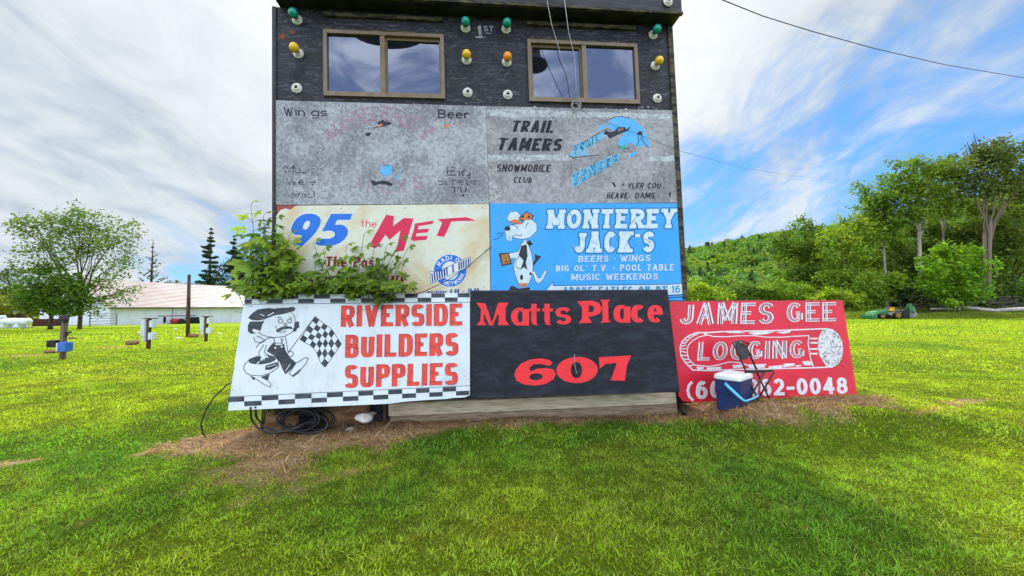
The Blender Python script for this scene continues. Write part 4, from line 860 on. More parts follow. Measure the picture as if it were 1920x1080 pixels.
st = [[(640, 155), (675, 200), (684, 300), (655, 370), (560, 425), (430, 437), (330, 415), (262, 375)], [(605, 600), (905, 200)], [(610, 840), (690, 725), (800, 660), (828, 672), (790, 745), (700, 845), (655, 872), (610, 840)], [(228, 895), (330, 965), (400, 996), (408, 960), (372, 920)],
      [(270, 640), (170, 680), (110, 740), (100, 790), (130, 840), (190, 862), (290, 868), (400, 835), (495, 770), (492, 700), (460, 655), (400, 640), (330, 635)], [(210, 430), (230, 480), (290, 500), (340, 470), (300, 440), (250, 420)], [(240, 550), (290, 490), (380, 440), (440, 440)], [(330, 515), (270, 600), (280, 640)], [(360, 520), (330, 600), (390, 640)], [(440, 440), (450, 500), (520, 500), (545, 450)], [(570, 430), (600, 600)], [(520, 440), (560, 600)],
      ring(517, 252, 24, 22, 14) + [(541, 252)], ring(617, 250, 22, 22, 14) + [(639, 250)], ring(570, 288, 18, 14, 10) + [(588, 288)], [(480, 215), (500, 208), (525, 212)], [(615, 205), (645, 225)], [(500, 385), (540, 372), (580, 360)], ring(628, 622, 32, 30, 12) + [(660, 622)], [(455, 305), (475, 340)]]
for i, p in enumerate(st): line(mb, RIV, K(p), 1.15, .0026 + i * 1e-4)
put(mb, M_chk, g5, 'drawn_worker')
mb = MB()
for p in ([(280, 170), (340, 190), (330, 198), (285, 178)], [(365, 190), (440, 150), (445, 160), (375, 198)], [(180, 248), (300, 246), (335, 236), (335, 244), (300, 256), (190, 256)], [(290, 690), (300, 640), (370, 640), (380, 665), (345, 660), (330, 700), (320, 670), (305, 705)]): area(mb, RIV, K(p), .0055)
for x, y in ((457, 553), (530, 540)): area(mb, RIV, K(ring(x, y, 12, 11, 10)), .0055)
line(mb, RIV, K([(575, 812), (625, 735)]), 1.3, .0055); line(mb, RIV, K([(360, 770), (470, 740)]), 1.0, .0056); area(mb, RIV, K([(235, 745), (275, 700), (285, 706), (250, 748)]), .0055)
put(mb, M_wpaint, g5, 'drawn_worker')
ce = [(905, 200), (960, 245), (1015, 290), (1070, 322), (1110, 370), (1155, 440), (1200, 510)]; de = [(735, 460), (800, 500), (860, 530), (910, 585), (940, 650), (965, 720), (1018, 770)]
def lp(c, t):
    x = t * (len(c) - 1); i = min(int(x), len(c) - 2); f = x - i; return (c[i][0] * (1 - f) + c[i + 1][0] * f, c[i][1] * (1 - f) + c[i + 1][1] * f)
def fl(s, t): a, b_ = lp(ce, s), lp(de, s); return (a[0] * (1 - t) + b_[0] * t, a[1] * (1 - t) + b_[1] * t)
mb = MB()
for i in range(7):
    for j in range(5):
        if (i + j) % 2 == 0: area(mb, RIV, K([fl(i / 7, j / 5), fl((i + 1) / 7, j / 5), fl((i + 1) / 7, (j + 1) / 5), fl(i / 7, (j + 1) / 5)]), .0012)
line(mb, RIV, K(ce + de[::-1] + [ce[0]]), 1.0, .0016)
put(mb, M_chk, g5, 'drawn_flag')
mb = MB()
for x, y in ((437, 578), (445, 616), (440, 690), (436, 730), (600, 733), (700, 572), (790, 724), (876, 560), (874, 640), (872, 705), (560, 700), (520, 728)): area(mb, RIV, ring(x, y, .9, .9, 8), .001)
put(mb, M_ink, g5, 'screw_head')
# --- black sign
def blackboard():
    m, n, b, out = newmat('brushed black sign paint'); co_ = n.new('ShaderNodeTexCoord').outputs['Object']
    f = n.noise(n.mapping(co_, (1, 1, 3)), 4.5, 6, .65, .8); g = n.noise(co_, 15, 4, .6)
    c = n.mix(n.step(f, .42, .66), (0.006, 0.007, 0.013), (0.018, 0.022, 0.036)); c = n.mix(n.step(g, .6, .72, 0, .7), c, (0.008, 0.009, 0.014))
    n.link(c, b.inputs['Base Color']); b.inputs['Roughness'].default_value = .55; b.inputs['Specular IOR Level'].default_value = .25; bump(n, b, f, .003, .5); return m
g6 = board('black_sign', 'black sign with red Matts Place 607 lettering leaning on the tower, centre', MAT, [(882, 547), (1252, 545), (1275, 735), (1200, 737.5), (1050, 741), (880, 747)], blackboard(), 0, .012)
M_mred = mat('bright red sign paint', (0.76, 0.018, 0.024), (0.52, 0.02, 0.025), 7, .45, .35, lo=.5, hi=.75, stretch=(1, 1, 4), dirt=.10)
Y8 = lambda pts: [(870 + x / 4, 530 + y / 4) for x, y in pts]
mb = MB()
area(mb, MAT, Y8([(92, 150), (160, 156), (185, 225), (205, 290), (215, 285), (240, 200), (258, 150), (335, 150), (312, 190), (312, 280), (340, 318), (258, 318), (262, 240), (250, 240), (215, 320), (190, 320), (150, 230), (148, 290), (170, 318), (95, 320), (122, 285), (128, 200)]), .001)
area(mb, MAT, Y8([(850, 140), (960, 135), (1010, 150), (1035, 190), (1020, 230), (970, 252), (935, 252), (940, 275), (962, 300), (860, 305), (885, 270), (885, 185)]), .001, [Y8([(935, 170), (965, 172), (978, 195), (965, 220), (935, 222)])])
for ch, x0, x1, yt, yb, wx in (('a', 958, 992, 577, 610.5, .26), ('tt', 992, 1037, 565, 609.5, .22), ('s', 1041, 1071, 576, 608.5, .22), ('a', 1150, 1182, 572, 605, .26), ('c', 1183, 1211, 572, 604.5, .26), ('e', 1214, 1243, 572, 604.5, .24)):
    if ch != 'tt': yt = yb - (yb - yt) / .70
    lettering(mb, MAT, ch, [(x0, yt), (x1, yt), (x1, yb), (x0, yb)], .0012, wx, .12, track=.10)
lettering(mb, MAT, 'l', [(1129, 562), (1146, 562), (1147, 604), (1130, 605)], .0012, .26, .1, serif=.07, sth=.07)
six_o = Y8([(665, 600), (640, 580), (580, 568), (500, 575), (430, 605), (390, 650), (378, 690), (395, 735), (450, 764), (530, 772), (610, 760), (670, 725), (688, 685), (670, 650), (620, 640), (550, 645), (500, 665), (490, 640), (520, 612), (575, 610), (640, 625)])
area(mb, MAT, six_o, .0014, [Y8(ring(540, 706, 50, 26, 20, -.05))]); area(mb, MAT, Y8(ring(848, 655, 155, 98, 40, -.04)), .0014, [Y8(ring(843, 655, 43, 62, 24))])
area(mb, MAT, Y8([(1012, 560), (1255, 545), (1222, 620), (1205, 735), (1100, 733), (1130, 650), (1145, 600), (1060, 610), (1018, 645)]), .0014)
put(mb, M_mred, g6)
mb = MB(); mb.tube([MAT.p(1077, 664, .004), MAT.p(1077.5, 682, .012), MAT.p(1081, 700, .02)], .003, 5); obj('wire_hook', mb, M_wire, g6)
mb = MB().hexa([MAT.p(x, y, -.002) for x, y in ((884, 544.6), (1251, 542.8), (1252, 546), (882, 548))], MAT.n, .02); obj('top_edge', mb, M_blackflat, g6)
# --- red logging sign
M_sgnr = mat('glossy red sign face', (0.70, 0.012, 0.040), (0.58, 0.012, 0.038), 4, .42, .4, dirt=.13)
g7 = board('logging_sign', 'red sign with white James Gee Logging lettering and a drawn log, at the right', JAM, [(1255, 566), (1432, 563.5), (1580, 563), (1607, 739), (1480, 746), (1300, 754.5), (1281, 752), (1273, 742)], M_sgnr, 0, .012)
M_sw = mat('white brush paint', (0.72, 0.72, 0.74), (0.60, 0.58, 0.62), 26, .5, .3); M_mar = mat('maroon hatch paint', (0.20, 0.02, 0.06), (0.12, 0.02, 0.05), 20)
mb = MB(); mb2 = MB()
qs = [('JAMES', [(1276, 568.5), (1452, 567), (1450, 607), (1273, 608)]), ('GEE', [(1475, 567.5), (1568, 566.5), (1568, 602), (1475, 604)]), ('LOGGING', [(1310, 641.5), (1508, 638), (1508, 671), (1307, 676)])]
for tx, q in qs:
    lettering(mb, JAM, tx, q, .001, .28, .16, track=.14, fr=[(-.5, -.28), (-.13, -.03), (.22, .5)], step=1.2e-4)
    lettering(mb2, JAM, tx, q, .0008, .28, .16, track=.14, fr=[(-.24, -.17), (.04, .14)], step=1.2e-4)
line(mb, JAM, [(1298, 716), (1292, 722), (1289.5, 732), (1292, 743), (1300, 751)], 5.0, .0013); lettering(mb, JAM, '607', [(1304, 715), (1380, 711), (1380, 744), (1305, 749)], .001, .24, .18, track=.13); lettering(mb, JAM, '962-0048', [(1400, 711), (1588, 707.5), (1590, 738), (1402, 743)], .001, .23, .18, track=.13)
J = lambda pts: [(1260 + x / 5.647, 600 + y / 5.647) for x, y in pts]
line(mb, JAM, J([(1640, 92), (1400, 100), (1100, 112), (800, 118), (560, 122), (400, 132), (260, 134), (170, 170), (110, 225), (85, 290), (95, 380), (140, 450), (220, 530), (420, 535), (700, 522), (900, 520), (1200, 512), (1500, 505), (1650, 500)]), 2.4, .0011)
line(mb, JAM, J([(1450, 165), (1300, 172), (1150, 182), (1010, 182), (870, 165), (700, 168), (560, 178), (440, 175), (380, 158), (290, 178), (215, 220), (170, 270), (160, 340), (175, 410), (240, 478), (400, 492), (480, 478), (600, 445), (700, 450), (800, 478), (1000, 470)]), 1.8, .0012)
line(mb, JAM, J([(1452, 168), (1440, 240), (1455, 330), (1470, 420), (1500, 500)]), 2.0, .0013)
for p in ([(560, 120), (700, 122), (780, 140), (600, 138)], [(800, 135), (950, 120), (1090, 125), (1000, 150), (880, 158)], [(1100, 130), (1260, 112), (1250, 132), (1180, 145)], [(330, 135), (360, 125), (375, 150), (345, 160)], [(640, 478), (760, 470), (750, 500), (650, 510)], [(800, 480), (900, 475), (990, 470), (980, 505), (820, 510)], [(1020, 492), (1170, 475), (1170, 510), (1030, 520)], [(1180, 462), (1300, 458), (1300, 485), (1180, 500)], [(1310, 480), (1370, 475), (1365, 490), (1310, 495)], [(1375, 440), (1440, 432), (1490, 450), (1470, 480), (1400, 478)], [(260, 495), (340, 498), (330, 520), (270, 525)], [(360, 505), (520, 495), (520, 520), (380, 528)]): area(mb, JAM, J(p), .0014)
for x, y, x2, y2 in ((100, 240, 160, 230), (92, 270, 150, 265), (90, 300, 155, 300), (95, 330, 150, 345), (100, 370, 165, 375), (115, 410, 180, 415), (140, 445, 205, 440), (170, 480, 230, 470), (130, 210, 195, 195), (165, 180, 230, 165), (200, 155, 280, 145)): line(mb, JAM, J([(x, y), ((x + x2) / 2, y + 6), (x2, y2)]), 2.0, .0016)
for y in (190, 235, 300, 350): area(mb, JAM, J([(1460, y), (1545, y - 3), (1540, y + 16), (1462, y + 14)]), .0016)
endp = [(1640, 88), (1700, 98), (1760, 145), (1800, 220), (1812, 310), (1800, 400), (1760, 470), (1690, 505), (1640, 500), (1600, 440), (1560, 370), (1545, 280), (1555, 180), (1590, 110)]
area(mb, JAM, J(endp), .0018)
put(mb, M_sw, g7); put(mb2, M_mar, g7, 'letter_hatching')
mb = MB(); k = 0
for _ in range(210):
    x, y = random.uniform(1550, 1805), random.uniform(100, 495)
    if not inpoly(np.array([x]), np.array([y]), endp)[0]: continue
    a = math.atan2(y - 290, x - 1680) + random.choice((0, 1.57)) + random.uniform(-.4, .4); l = random.uniform(8, 20)
    line(mb, JAM, J([(x - math.cos(a) * l, y - math.sin(a) * l), (x + math.cos(a) * l, y + math.sin(a) * l)]), random.uniform(.4, .8), .0021 + k * 2e-6); k += 1
put(mb, mat('dark brush lines', (0.10, 0.07, 0.09)), g7, 'log_rings')
M_wood = mat('brown weathered wood', (0.20, 0.115, 0.06), (0.10, 0.06, 0.035), 7, .8, .15, stretch=(1, 1, 8), bmp=.005)
mb = MB().hexa([JAM.p(x, y, -.0135) for x, y in ((1257, 564.4), (1431, 562.2), (1434, 600), (1262, 600))], JAM.n, .012); obj('backing_board', mb, M_wood, g7)
for x in (1330, 1560):
    a = JAM.p(x, 600, -.06); b_ = Vector((a.x, a.y + .45, float(gz(a.x, a.y + .45)) - .05)); mb = MB().tube([a, b_], .025, 6); obj('prop_stake', mb, M_wood, g7)

for t_, pl_, pts_, o_ in ((g1, TW, [(522, 196), (660, 200), (780, 204), (900, 208), (522, 376), (650, 377), (780, 377), (905, 376), (518, 290), (908, 290)], .0124), (g2, TW, [(922, 206), (1050, 210), (1160, 212), (1262, 214), (924, 375), (1040, 376), (1160, 375), (1270, 373)], .0124), (g3, TW, [(760, 390), (905, 390), (910, 470), (908, 538), (640, 391)], .0124), (g4, TW, [(926, 388), (1100, 386), (1272, 387), (928, 470), (1276, 470), (926, 538)], .0134), (g6, MAT, [(892, 555), (1060, 553), (1240, 553), (893, 738), (1000, 736), (1130, 732), (1260, 727), (1220, 690)], .0006), (g7, JAM, [(1264, 573), (1420, 571), (1572, 570), (1284, 742), (1440, 738), (1598, 732)], .0006)):
    mb = MB()
    for x, y in pts_: area(mb, pl_, ring(x, y, 1.0, 1.0, 8), o_)
    put(mb, M_galvs if False else M_ink, t_, 'screw_head')

random.seed(31); mb = MB()
for k in range(150):
    z = random.random()
    if z < .45: x, y = 918 + abs(random.gauss(0, 14)), 378 - abs(random.gauss(0, 22))
    elif z < .6: x, y = random.gauss(1185, 12), random.gauss(305, 14)
    elif z < .8: x, y = random.uniform(930, 1265), random.choice((random.gauss(204, 1.5), random.gauss(376, 2)))
    else: x, y = random.uniform(925, 1260), random.uniform(215, 370)
    r_ = random.uniform(.5, 2.2); area(mb, TW, [(x + r_ * random.uniform(.5, 1.3) * math.cos(a), y + r_ * random.uniform(.4, 1) * math.sin(a)) for a in (0, 1, 2, 3, 4, 5)], .0129 + k * 2e-6)
put(mb, mat('white paint flakes', (0.62, 0.62, 0.62), (0.48, 0.48, 0.48)), g2, 'paint_speck')
mb = MB()
for k in range(90):
    x, y = random.uniform(520, 905), random.choice((random.uniform(192, 205), random.uniform(200, 375), random.uniform(200, 375)))
    r_ = random.uniform(.4, 1.3); area(mb, TW, [(x + r_ * random.uniform(.5, 1.3) * math.cos(a), y + r_ * random.uniform(.4, 1) * math.sin(a)) for a in (0, 1, 2, 3, 4, 5)], .0129 + k * 2e-6)
put(mb, mat('white paint flakes', (0.60, 0.61, 0.63), (0.48, 0.48, 0.5)), g1, 'paint_speck')
# ------------------------------------------------------------------ things around the tower
# cooler
M_navy = mat('navy blue plastic', (0.012, 0.028, 0.115), (0.018, 0.035, 0.13), 9, .38, .45)
M_lid = mat('white plastic lid', (0.74, 0.76, 0.77), (0.66, 0.68, 0.69), 8, .4, .4)
M_cyan = mat('light blue plastic handle', (0.10, 0.48, 0.74), (0.12, 0.50, 0.74), 8, .4, .4)
gc_ = ground(1377, 766)
cool = thing('cooler', 'navy blue cooler with white lid and light blue handle beside the folding chair', 'cooler', tuple(gc_), 0)
cw, cdp, chh = .40, .275, .40                              # local: rotated so that one corner faces the camera
crz = R(40)
def rrect(sx, sy, r, n=5):
    o = []
    for cx, cy, a0 in ((sx / 2 - r, sy / 2 - r, 0), (-sx / 2 + r, sy / 2 - r, 90), (-sx / 2 + r, -sy / 2 + r, 180), (sx / 2 - r, -sy / 2 + r, 270)):
        for i in range(n + 1): a = R(a0 + 90 * i / n); o.append((cx + r * math.cos(a), cy + r * math.sin(a)))
    return o
def rstack(levels, rz=0.0):                                # levels: (sx, sy, r, z)
    mb = MB(); prev = None; c, s = math.cos(rz), math.sin(rz)
    for sx, sy, r, z in levels:
        b = len(mb.v); ring_ = rrect(sx, sy, r); mb.v += [(x * c - y * s, x * s + y * c, z) for x, y in ring_]; m = len(ring_)
        if prev is not None: mb.f += [(prev + i, prev + (i + 1) % m, b + (i + 1) % m, b + i) for i in range(m)]
        else: mb.f.append(tuple(range(b + m - 1, b - 1, -1)))
        prev = b
    mb.f.append(tuple(range(prev, prev + m))); return mb
obj('body', rstack([(cw * .86, cdp * .86, .03, 0), (cw * .90, cdp * .90, .035, .006), (cw * .925, cdp * .925, .035, .18), (cw * .935, cdp * .935, .035, .182), (cw * .955, cdp * .955, .035, .188), (cw * .985, cdp * .985, .035, .338), (cw * .985, cdp * .985, .035, .342)], crz), M_navy, cool, True)
obj('lid', rstack([(cw * 1.02, cdp * 1.02, .04, .343), (cw * 1.03, cdp * 1.03, .04, .356), (cw * 1.01, cdp * 1.01, .04, .382), (cw * .95, cdp * .93, .04, .395), (cw * .80, cdp * .78, .04, .398), (cw * .78, cdp * .76, .03, .392)], crz), M_lid, cool, True)
def cl(x, y, z): c, s = math.cos(crz), math.sin(crz); return Vector((x * c - y * s, x * s + y * c, z))
mb = MB(); hx = cw / 2 + .008
hz = .05; hp = [cl(-hx, .01, .305), cl(-hx - .004, -.035, .265), cl(-hx - .004, -cdp / 2 + .01, .185), cl(-hx + .005, -cdp / 2 - .03, .152), cl(-hx + .03, -cdp / 2 - .045, .145), cl(0, -cdp / 2 - .05, .143), cl(hx - .03, -cdp / 2 - .045, .145), cl(hx - .005, -cdp / 2 - .03, .152), cl(hx + .004, -cdp / 2 + .01, .185), cl(hx + .004, -.035, .265), cl(hx, .01, .305)]
mb.tube(hp, [.017, .018, .016, .012, .011, .011, .011, .012, .016, .018, .017], 8); obj('handle', mb, M_cyan, cool, True, True)
for sgn in (-1, 1): obj('hinge', MB().lathe(cl(sgn * (cw / 2 - .006), .01, .305), cl(sgn, 0, 0), [(.03, 0), (.03, .012), (.022, .018)], 14), M_navy, cool, True)
# folding chair, side on, its back to the left
M_steel = mat('black enamelled steel', (0.014, 0.014, 0.016), (0.025, 0.025, 0.027), 12, .4, .45)
M_seat = mat('black moulded plastic', (0.022, 0.023, 0.026), (0.035, 0.036, 0.04), 30, .5, .4)
ca = ground(1428, 763); cb = ground(1461, 757)
crt = (cb - ca); crt.z = 0; Lc = crt.length
mid = (ca + cb) / 2
dc = Vector((.06, .34, 0))                                 # depth direction of the chair
ux = Vector((1, -.10, 0)).normalized(); uy = Vector((.72, .60, -.07))
near_d = ca.y - .08
chair = thing('folding_chair', 'black metal folding chair standing in front of the red logging sign', 'chair', tuple(ca), 0)
def cp(px, py, dep=0.0): return at(px, py, near_d + .03) + uy * dep
W_ = .36
def rail(pts, r=.010):
    return MB().tube(pts, r, 8)
for dep in (0, W_):
    b0 = cp(1428, 767, dep); b1 = cp(1396, 770, dep)
    b0.z = float(gz(b0.x, b0.y)); b1.z = float(gz(b1.x, b1.y))
    obj('leg', rail([cp(1397, 697, dep), b0]), M_steel, chair, smooth=True)
    obj('leg', rail([cp(1433, 699, dep), b1]), M_steel, chair, smooth=True)
ups = []
u0, u1 = cp(1399, 697, 0), cp(1399, 697, W_)
t0 = cp(1378, 650, 0); t1 = t0 + (u1 - u0)
top = [u0, t0, t0 + Vector((.004, .05, .04)), (t0 + t1) / 2 + Vector((-.005, 0, .07)), t1 + Vector((.004, -.05, .04)), t1, u1]
obj('back_frame', rail(top), M_steel, chair, smooth=True)
dn = (t0 - u0)
bk0 = u0 + dn * .48; c0 = (t0 + t1) / 2 + Vector((0, 0, .055)); lowc = (bk0 + bk0 + (u1 - u0)) / 2
axu = (c0 - lowc); axw = (u1 - u0)
mb = MB(); N = 28; pts = []
for i in range(N):
    a = 2 * math.pi * i / N; cx = math.copysign(abs(math.cos(a)) ** .75, math.cos(a)); sx = math.copysign(abs(math.sin(a)) ** .75, math.sin(a))
    pts.append((lowc + c0) / 2 + axw * (cx * .47) + axu * (sx * .5) + Vector((-.02 * (1 - cx * cx), 0, 0)))
mb.hexa(pts, axw.cross(axu).normalized(), .012); obj('backrest', mb, M_seat, chair, bevel=.003)
s0 = cp(1396, 697, 0); s1 = cp(1434, 697, 0); z_ = s0.z; s1.z = z_ + .004
mb = MB(); top_ = [s0, s1, s1 + axw, s0 + axw]
q = []
for cx, cy, in ((.04, 0), (.9, 0), (1, .12), (1, .88), (.9, 1), (.04, 1), (0, .9), (0, .1)): q.append(s0 + (s1 - s0) * cx + axw * cy + Vector((0, 0, .012)))
mb.hexa(q, Vector((0, 0, 1)), .028); obj('seat', mb, M_seat, chair, bevel=.005)
obj('crossbar', rail([cp(1419, 748, 0), cp(1419, 748, W_)], .006), M_steel, chair, smooth=True)
obj('crossbar', rail([cp(1405, 752, 0), cp(1405, 752, W_)], .006), M_steel, chair, smooth=True)
# logs, cables and rubble under the builders' sign
def barkmat(name, a, b_): return mat(name, a, b_, 6, .9, .1, .38, .62, stretch=(1, 1, 3), bmp=.02)
M_log = barkmat('brown split log', (0.26, 0.15, 0.075), (0.13, 0.075, 0.04))
def log(label, c, ax, r, l):
    c = Vector(c); ax = Vector(ax).normalized(); pr = [(r * .9, -l / 2), (r, -l / 2 + .02), (r * 1.04, 0), (r * .98, l / 2 - .02), (r * .9, l / 2)]
    mb = MB().lathe(c, ax, pr, 18); mb.v = [tuple(Vector(v) + Vector((random.uniform(-1, 1), random.uniform(-1, 1), random.uniform(-1, 1))) * r * .06) for v in mb.v]
    return tag(obj('log', mb, M_log, smooth=True), label, 'log')
p = at(636, 788, 4.15); log('brown log under the white sign, right of the black cable heap', (p.x, 4.32, .14), (1, .3, .04), .155, .50)
p = at(515, 800, 4.0); log('smaller brown log under the white sign, left of the cable heap', (p.x, 4.12, .10), (.8, .5, -.15), .12, .30)
M_rub = mat('black rubber cable', (0.008, 0.008, 0.009), (0.02, 0.02, 0.02), 20, .4, .4)
mb = MB(); cc_ = at(560, 790, 4.02)
for k in range(15):
    rx = random.uniform(.16, .27); rz_ = random.uniform(.06, .12); ox = random.uniform(-.06, .08); ph = random.uniform(-.25, .25); yy = 4.06 + random.uniform(-.07, .10)
    pts = []
    for i in range(26):
        a = 2 * math.pi * i / 26; x, z = rx * math.cos(a), rz_ * math.sin(a)
        pts.append((cc_.x + ox + x * math.cos(ph) - z * math.sin(ph), yy + .05 * math.sin(a + k), max(.012, .155 + x * math.sin(ph) + z * math.cos(ph))))
    mb.tube(pts, random.choice((.009, .011, .013)), 6, closed=True)
tag(obj('cable_coil', mb, M_rub, smooth=True), 'heap of coiled black cable under the left end of the white sign', 'cable coil')
for i, (lb, pts) in enumerate((('black cable loop hanging below the left edge of the white sign, outer of two', [RIV.p(470, 764, .01), at(471, 785, 3.86), at(483, 803, 3.82), at(510, 812, 3.80), at(545, 808, 3.84), at(575, 792, 3.9)]), ('black cable loop hanging below the left edge of the white sign, inner of two', [RIV.p(479, 763, .005), at(480, 780, 3.88), at(494, 800, 3.85), at(525, 809, 3.83), at(560, 800, 3.88), at(590, 786, 3.95)]))):
    tag(obj('cable', MB().tube(pts, .010, 6), M_rub, smooth=True), lb, 'cable')
gl_ = ground(388, 823)
tag(obj('cable', MB().tube([RIV.p(436, 716, -.03), at(425, 722, 3.78), at(400, 746, 3.75), at(384, 772, 3.74), at(377, 795, 3.72), at(380, 812, 3.71), (gl_.x, gl_.y, gl_.z + .005), ground(404, 830) + Vector((0, 0, .005))], .0065, 6), M_rub, smooth=True), 'thin black cable arching from behind the white sign down to the grass', 'cable')
def rock(name, label, c, s, m, seed, fl=.7):
    r_ = random.Random(seed); bm = bmesh.new(); bmesh.ops.create_icosphere(bm, subdivisions=3, radius=1)
    ax = [(Vector((r_.gauss(0, 1), r_.gauss(0, 1), r_.gauss(0, 1))).normalized(), r_.uniform(.55, .9)) for _ in range(9)]
    for v in bm.verts:
        for a, h in ax:
            d_ = v.co.dot(a)
            if d_ > h: v.co -= a * (d_ - h)
        v.co = Vector((v.co.x * s[0], v.co.y * s[1], v.co.z * s[2])) + Vector(c)
    me = bpy.data.meshes.new(name); bm.to_mesh(me); bm.free(); me.materials.append(m); o = bpy.data.objects.new(name, me); COL.objects.link(o); return tag(o, label, 'stone')
M_conc = mat('broken white concrete', (0.66, 0.64, 0.60), (0.45, 0.42, 0.38), 13, .9, .1, bmp=.01); M_stone = mat('grey brown stone', (0.30, 0.25, 0.19), (0.17, 0.14, 0.11), 9, .9, .1, bmp=.01)
p = at(683, 783, 4.12); rock('stone', 'white broken concrete lump at the left end of the timber skid', (p.x, p.y, p.z), (.10, .08, .055), M_conc, 3)
p = at(692, 773, 4.16); rock('stone', 'small grey brown chip lying on top of the white concrete lump', (p.x + .03, p.y + .03, p.z - .02), (.04, .035, .03), M_stone, 8)
p = at(681, 764, 4.34); rock('stone', 'grey brown stone behind the white concrete lump', (p.x, p.y, p.z), (.05, .06, .06), M_stone, 5)
p = at(657, 790, 4.1); rock('stone', 'low brown stone left of the white concrete lump', (p.x, p.y, .03), (.06, .05, .04), M_stone, 6)
p = at(1281, 768, 4.40); rock('stone', 'dark lump put in for the shaded gap under the red sign, lower left corner', (p.x, p.y, p.z - .02), (.04, .05, .05), mat('dark lump', (0.02, 0.02, 0.022), (0.035, 0.03, 0.03), 9, .9, .1), 12)  # dark lump added where the gap under the sign lies in shade
for x in (705, 722):
    a = at(x, 752, 4.47); tag(obj('post', MB().box((a.x, 4.45, .17), .05 if x == 722 else .07, .06, .38), M_wood), 'dark wooden post under the white sign, %s' % ('nearer the timber skid' if x == 722 else 'nearer the white concrete lump'), 'post')
# ------------------------------------------------------------------ foliage kit
def leafcloud(P, size, rnd, up=0.35, aspect=1.0, tint=(1, 1, 1), tvar=.25, hue=None):
    """one bent quad per point: returns verts, faces, colours"""
    n = len(P); ax = rnd.normal(size=(n, 3)); ax[:, 2] *= .55; ax /= np.linalg.norm(ax, axis=1, keepdims=True) + 1e-9
    nb = rnd.normal(size=(n, 3)); nb[:, 2] += up * 3; sd = np.cross(ax, nb); sd /= np.linalg.norm(sd, axis=1, keepdims=True) + 1e-9
    s = (size * rnd.uniform(.6, 1.4, n))[:, None] if np.isscalar(size) else (size * rnd.uniform(.6, 1.4, n))[:, None]
    nn = np.cross(ax, sd)
    v0 = P - ax * s * .5; v1 = P + sd * s * .30 * aspect + nn * s * .06; v2 = P + ax * s * .5; v3 = P - sd * s * .30 * aspect + nn * s * .06
    V = np.stack([v0, v1, v2, v3], 1).reshape(-1, 3); Fq = np.arange(4 * n).reshape(n, 4)
    b = rnd.uniform(1 - tvar, 1 + tvar, n)[:, None] * np.array(tint)[None, :]
    if hue is not None: b = b * hue
    return V, Fq, np.repeat(b, 4, 0)
M_leaf = leafmat('broad leaves', (1, 1, 1), .45)
M_bark = mat('grey brown bark', (0.085, 0.065, 0.045), (0.04, 0.032, 0.025), 5, .9, .1, stretch=(1, 1, .3), bmp=.03)
M_barkp = mat('pale aspen bark', (0.34, 0.31, 0.26), (0.16, 0.14, 0.11), 3, .85, .1, .45, .62, stretch=(1, 1, .6), bmp=.02)
def limb(mb, a, b, r0, r1, wob=.08, n=6, k=5):
    a = Vector(a); b = Vector(b); l = (b - a).length; pts = []; rr = []
    for i in range(n + 1):
        t = i / n; p = a.lerp(b, t) + Vector((random.gauss(0, 1), random.gauss(0, 1), random.gauss(0, .6))) * (wob * l * .35 * math.sin(math.pi * t)); p.z += .06 * l * math.sin(math.pi * t)
        pts.append(p); rr.append(r0 + (r1 - r0) * t)
    mb.tube(pts, rr, k); return pts
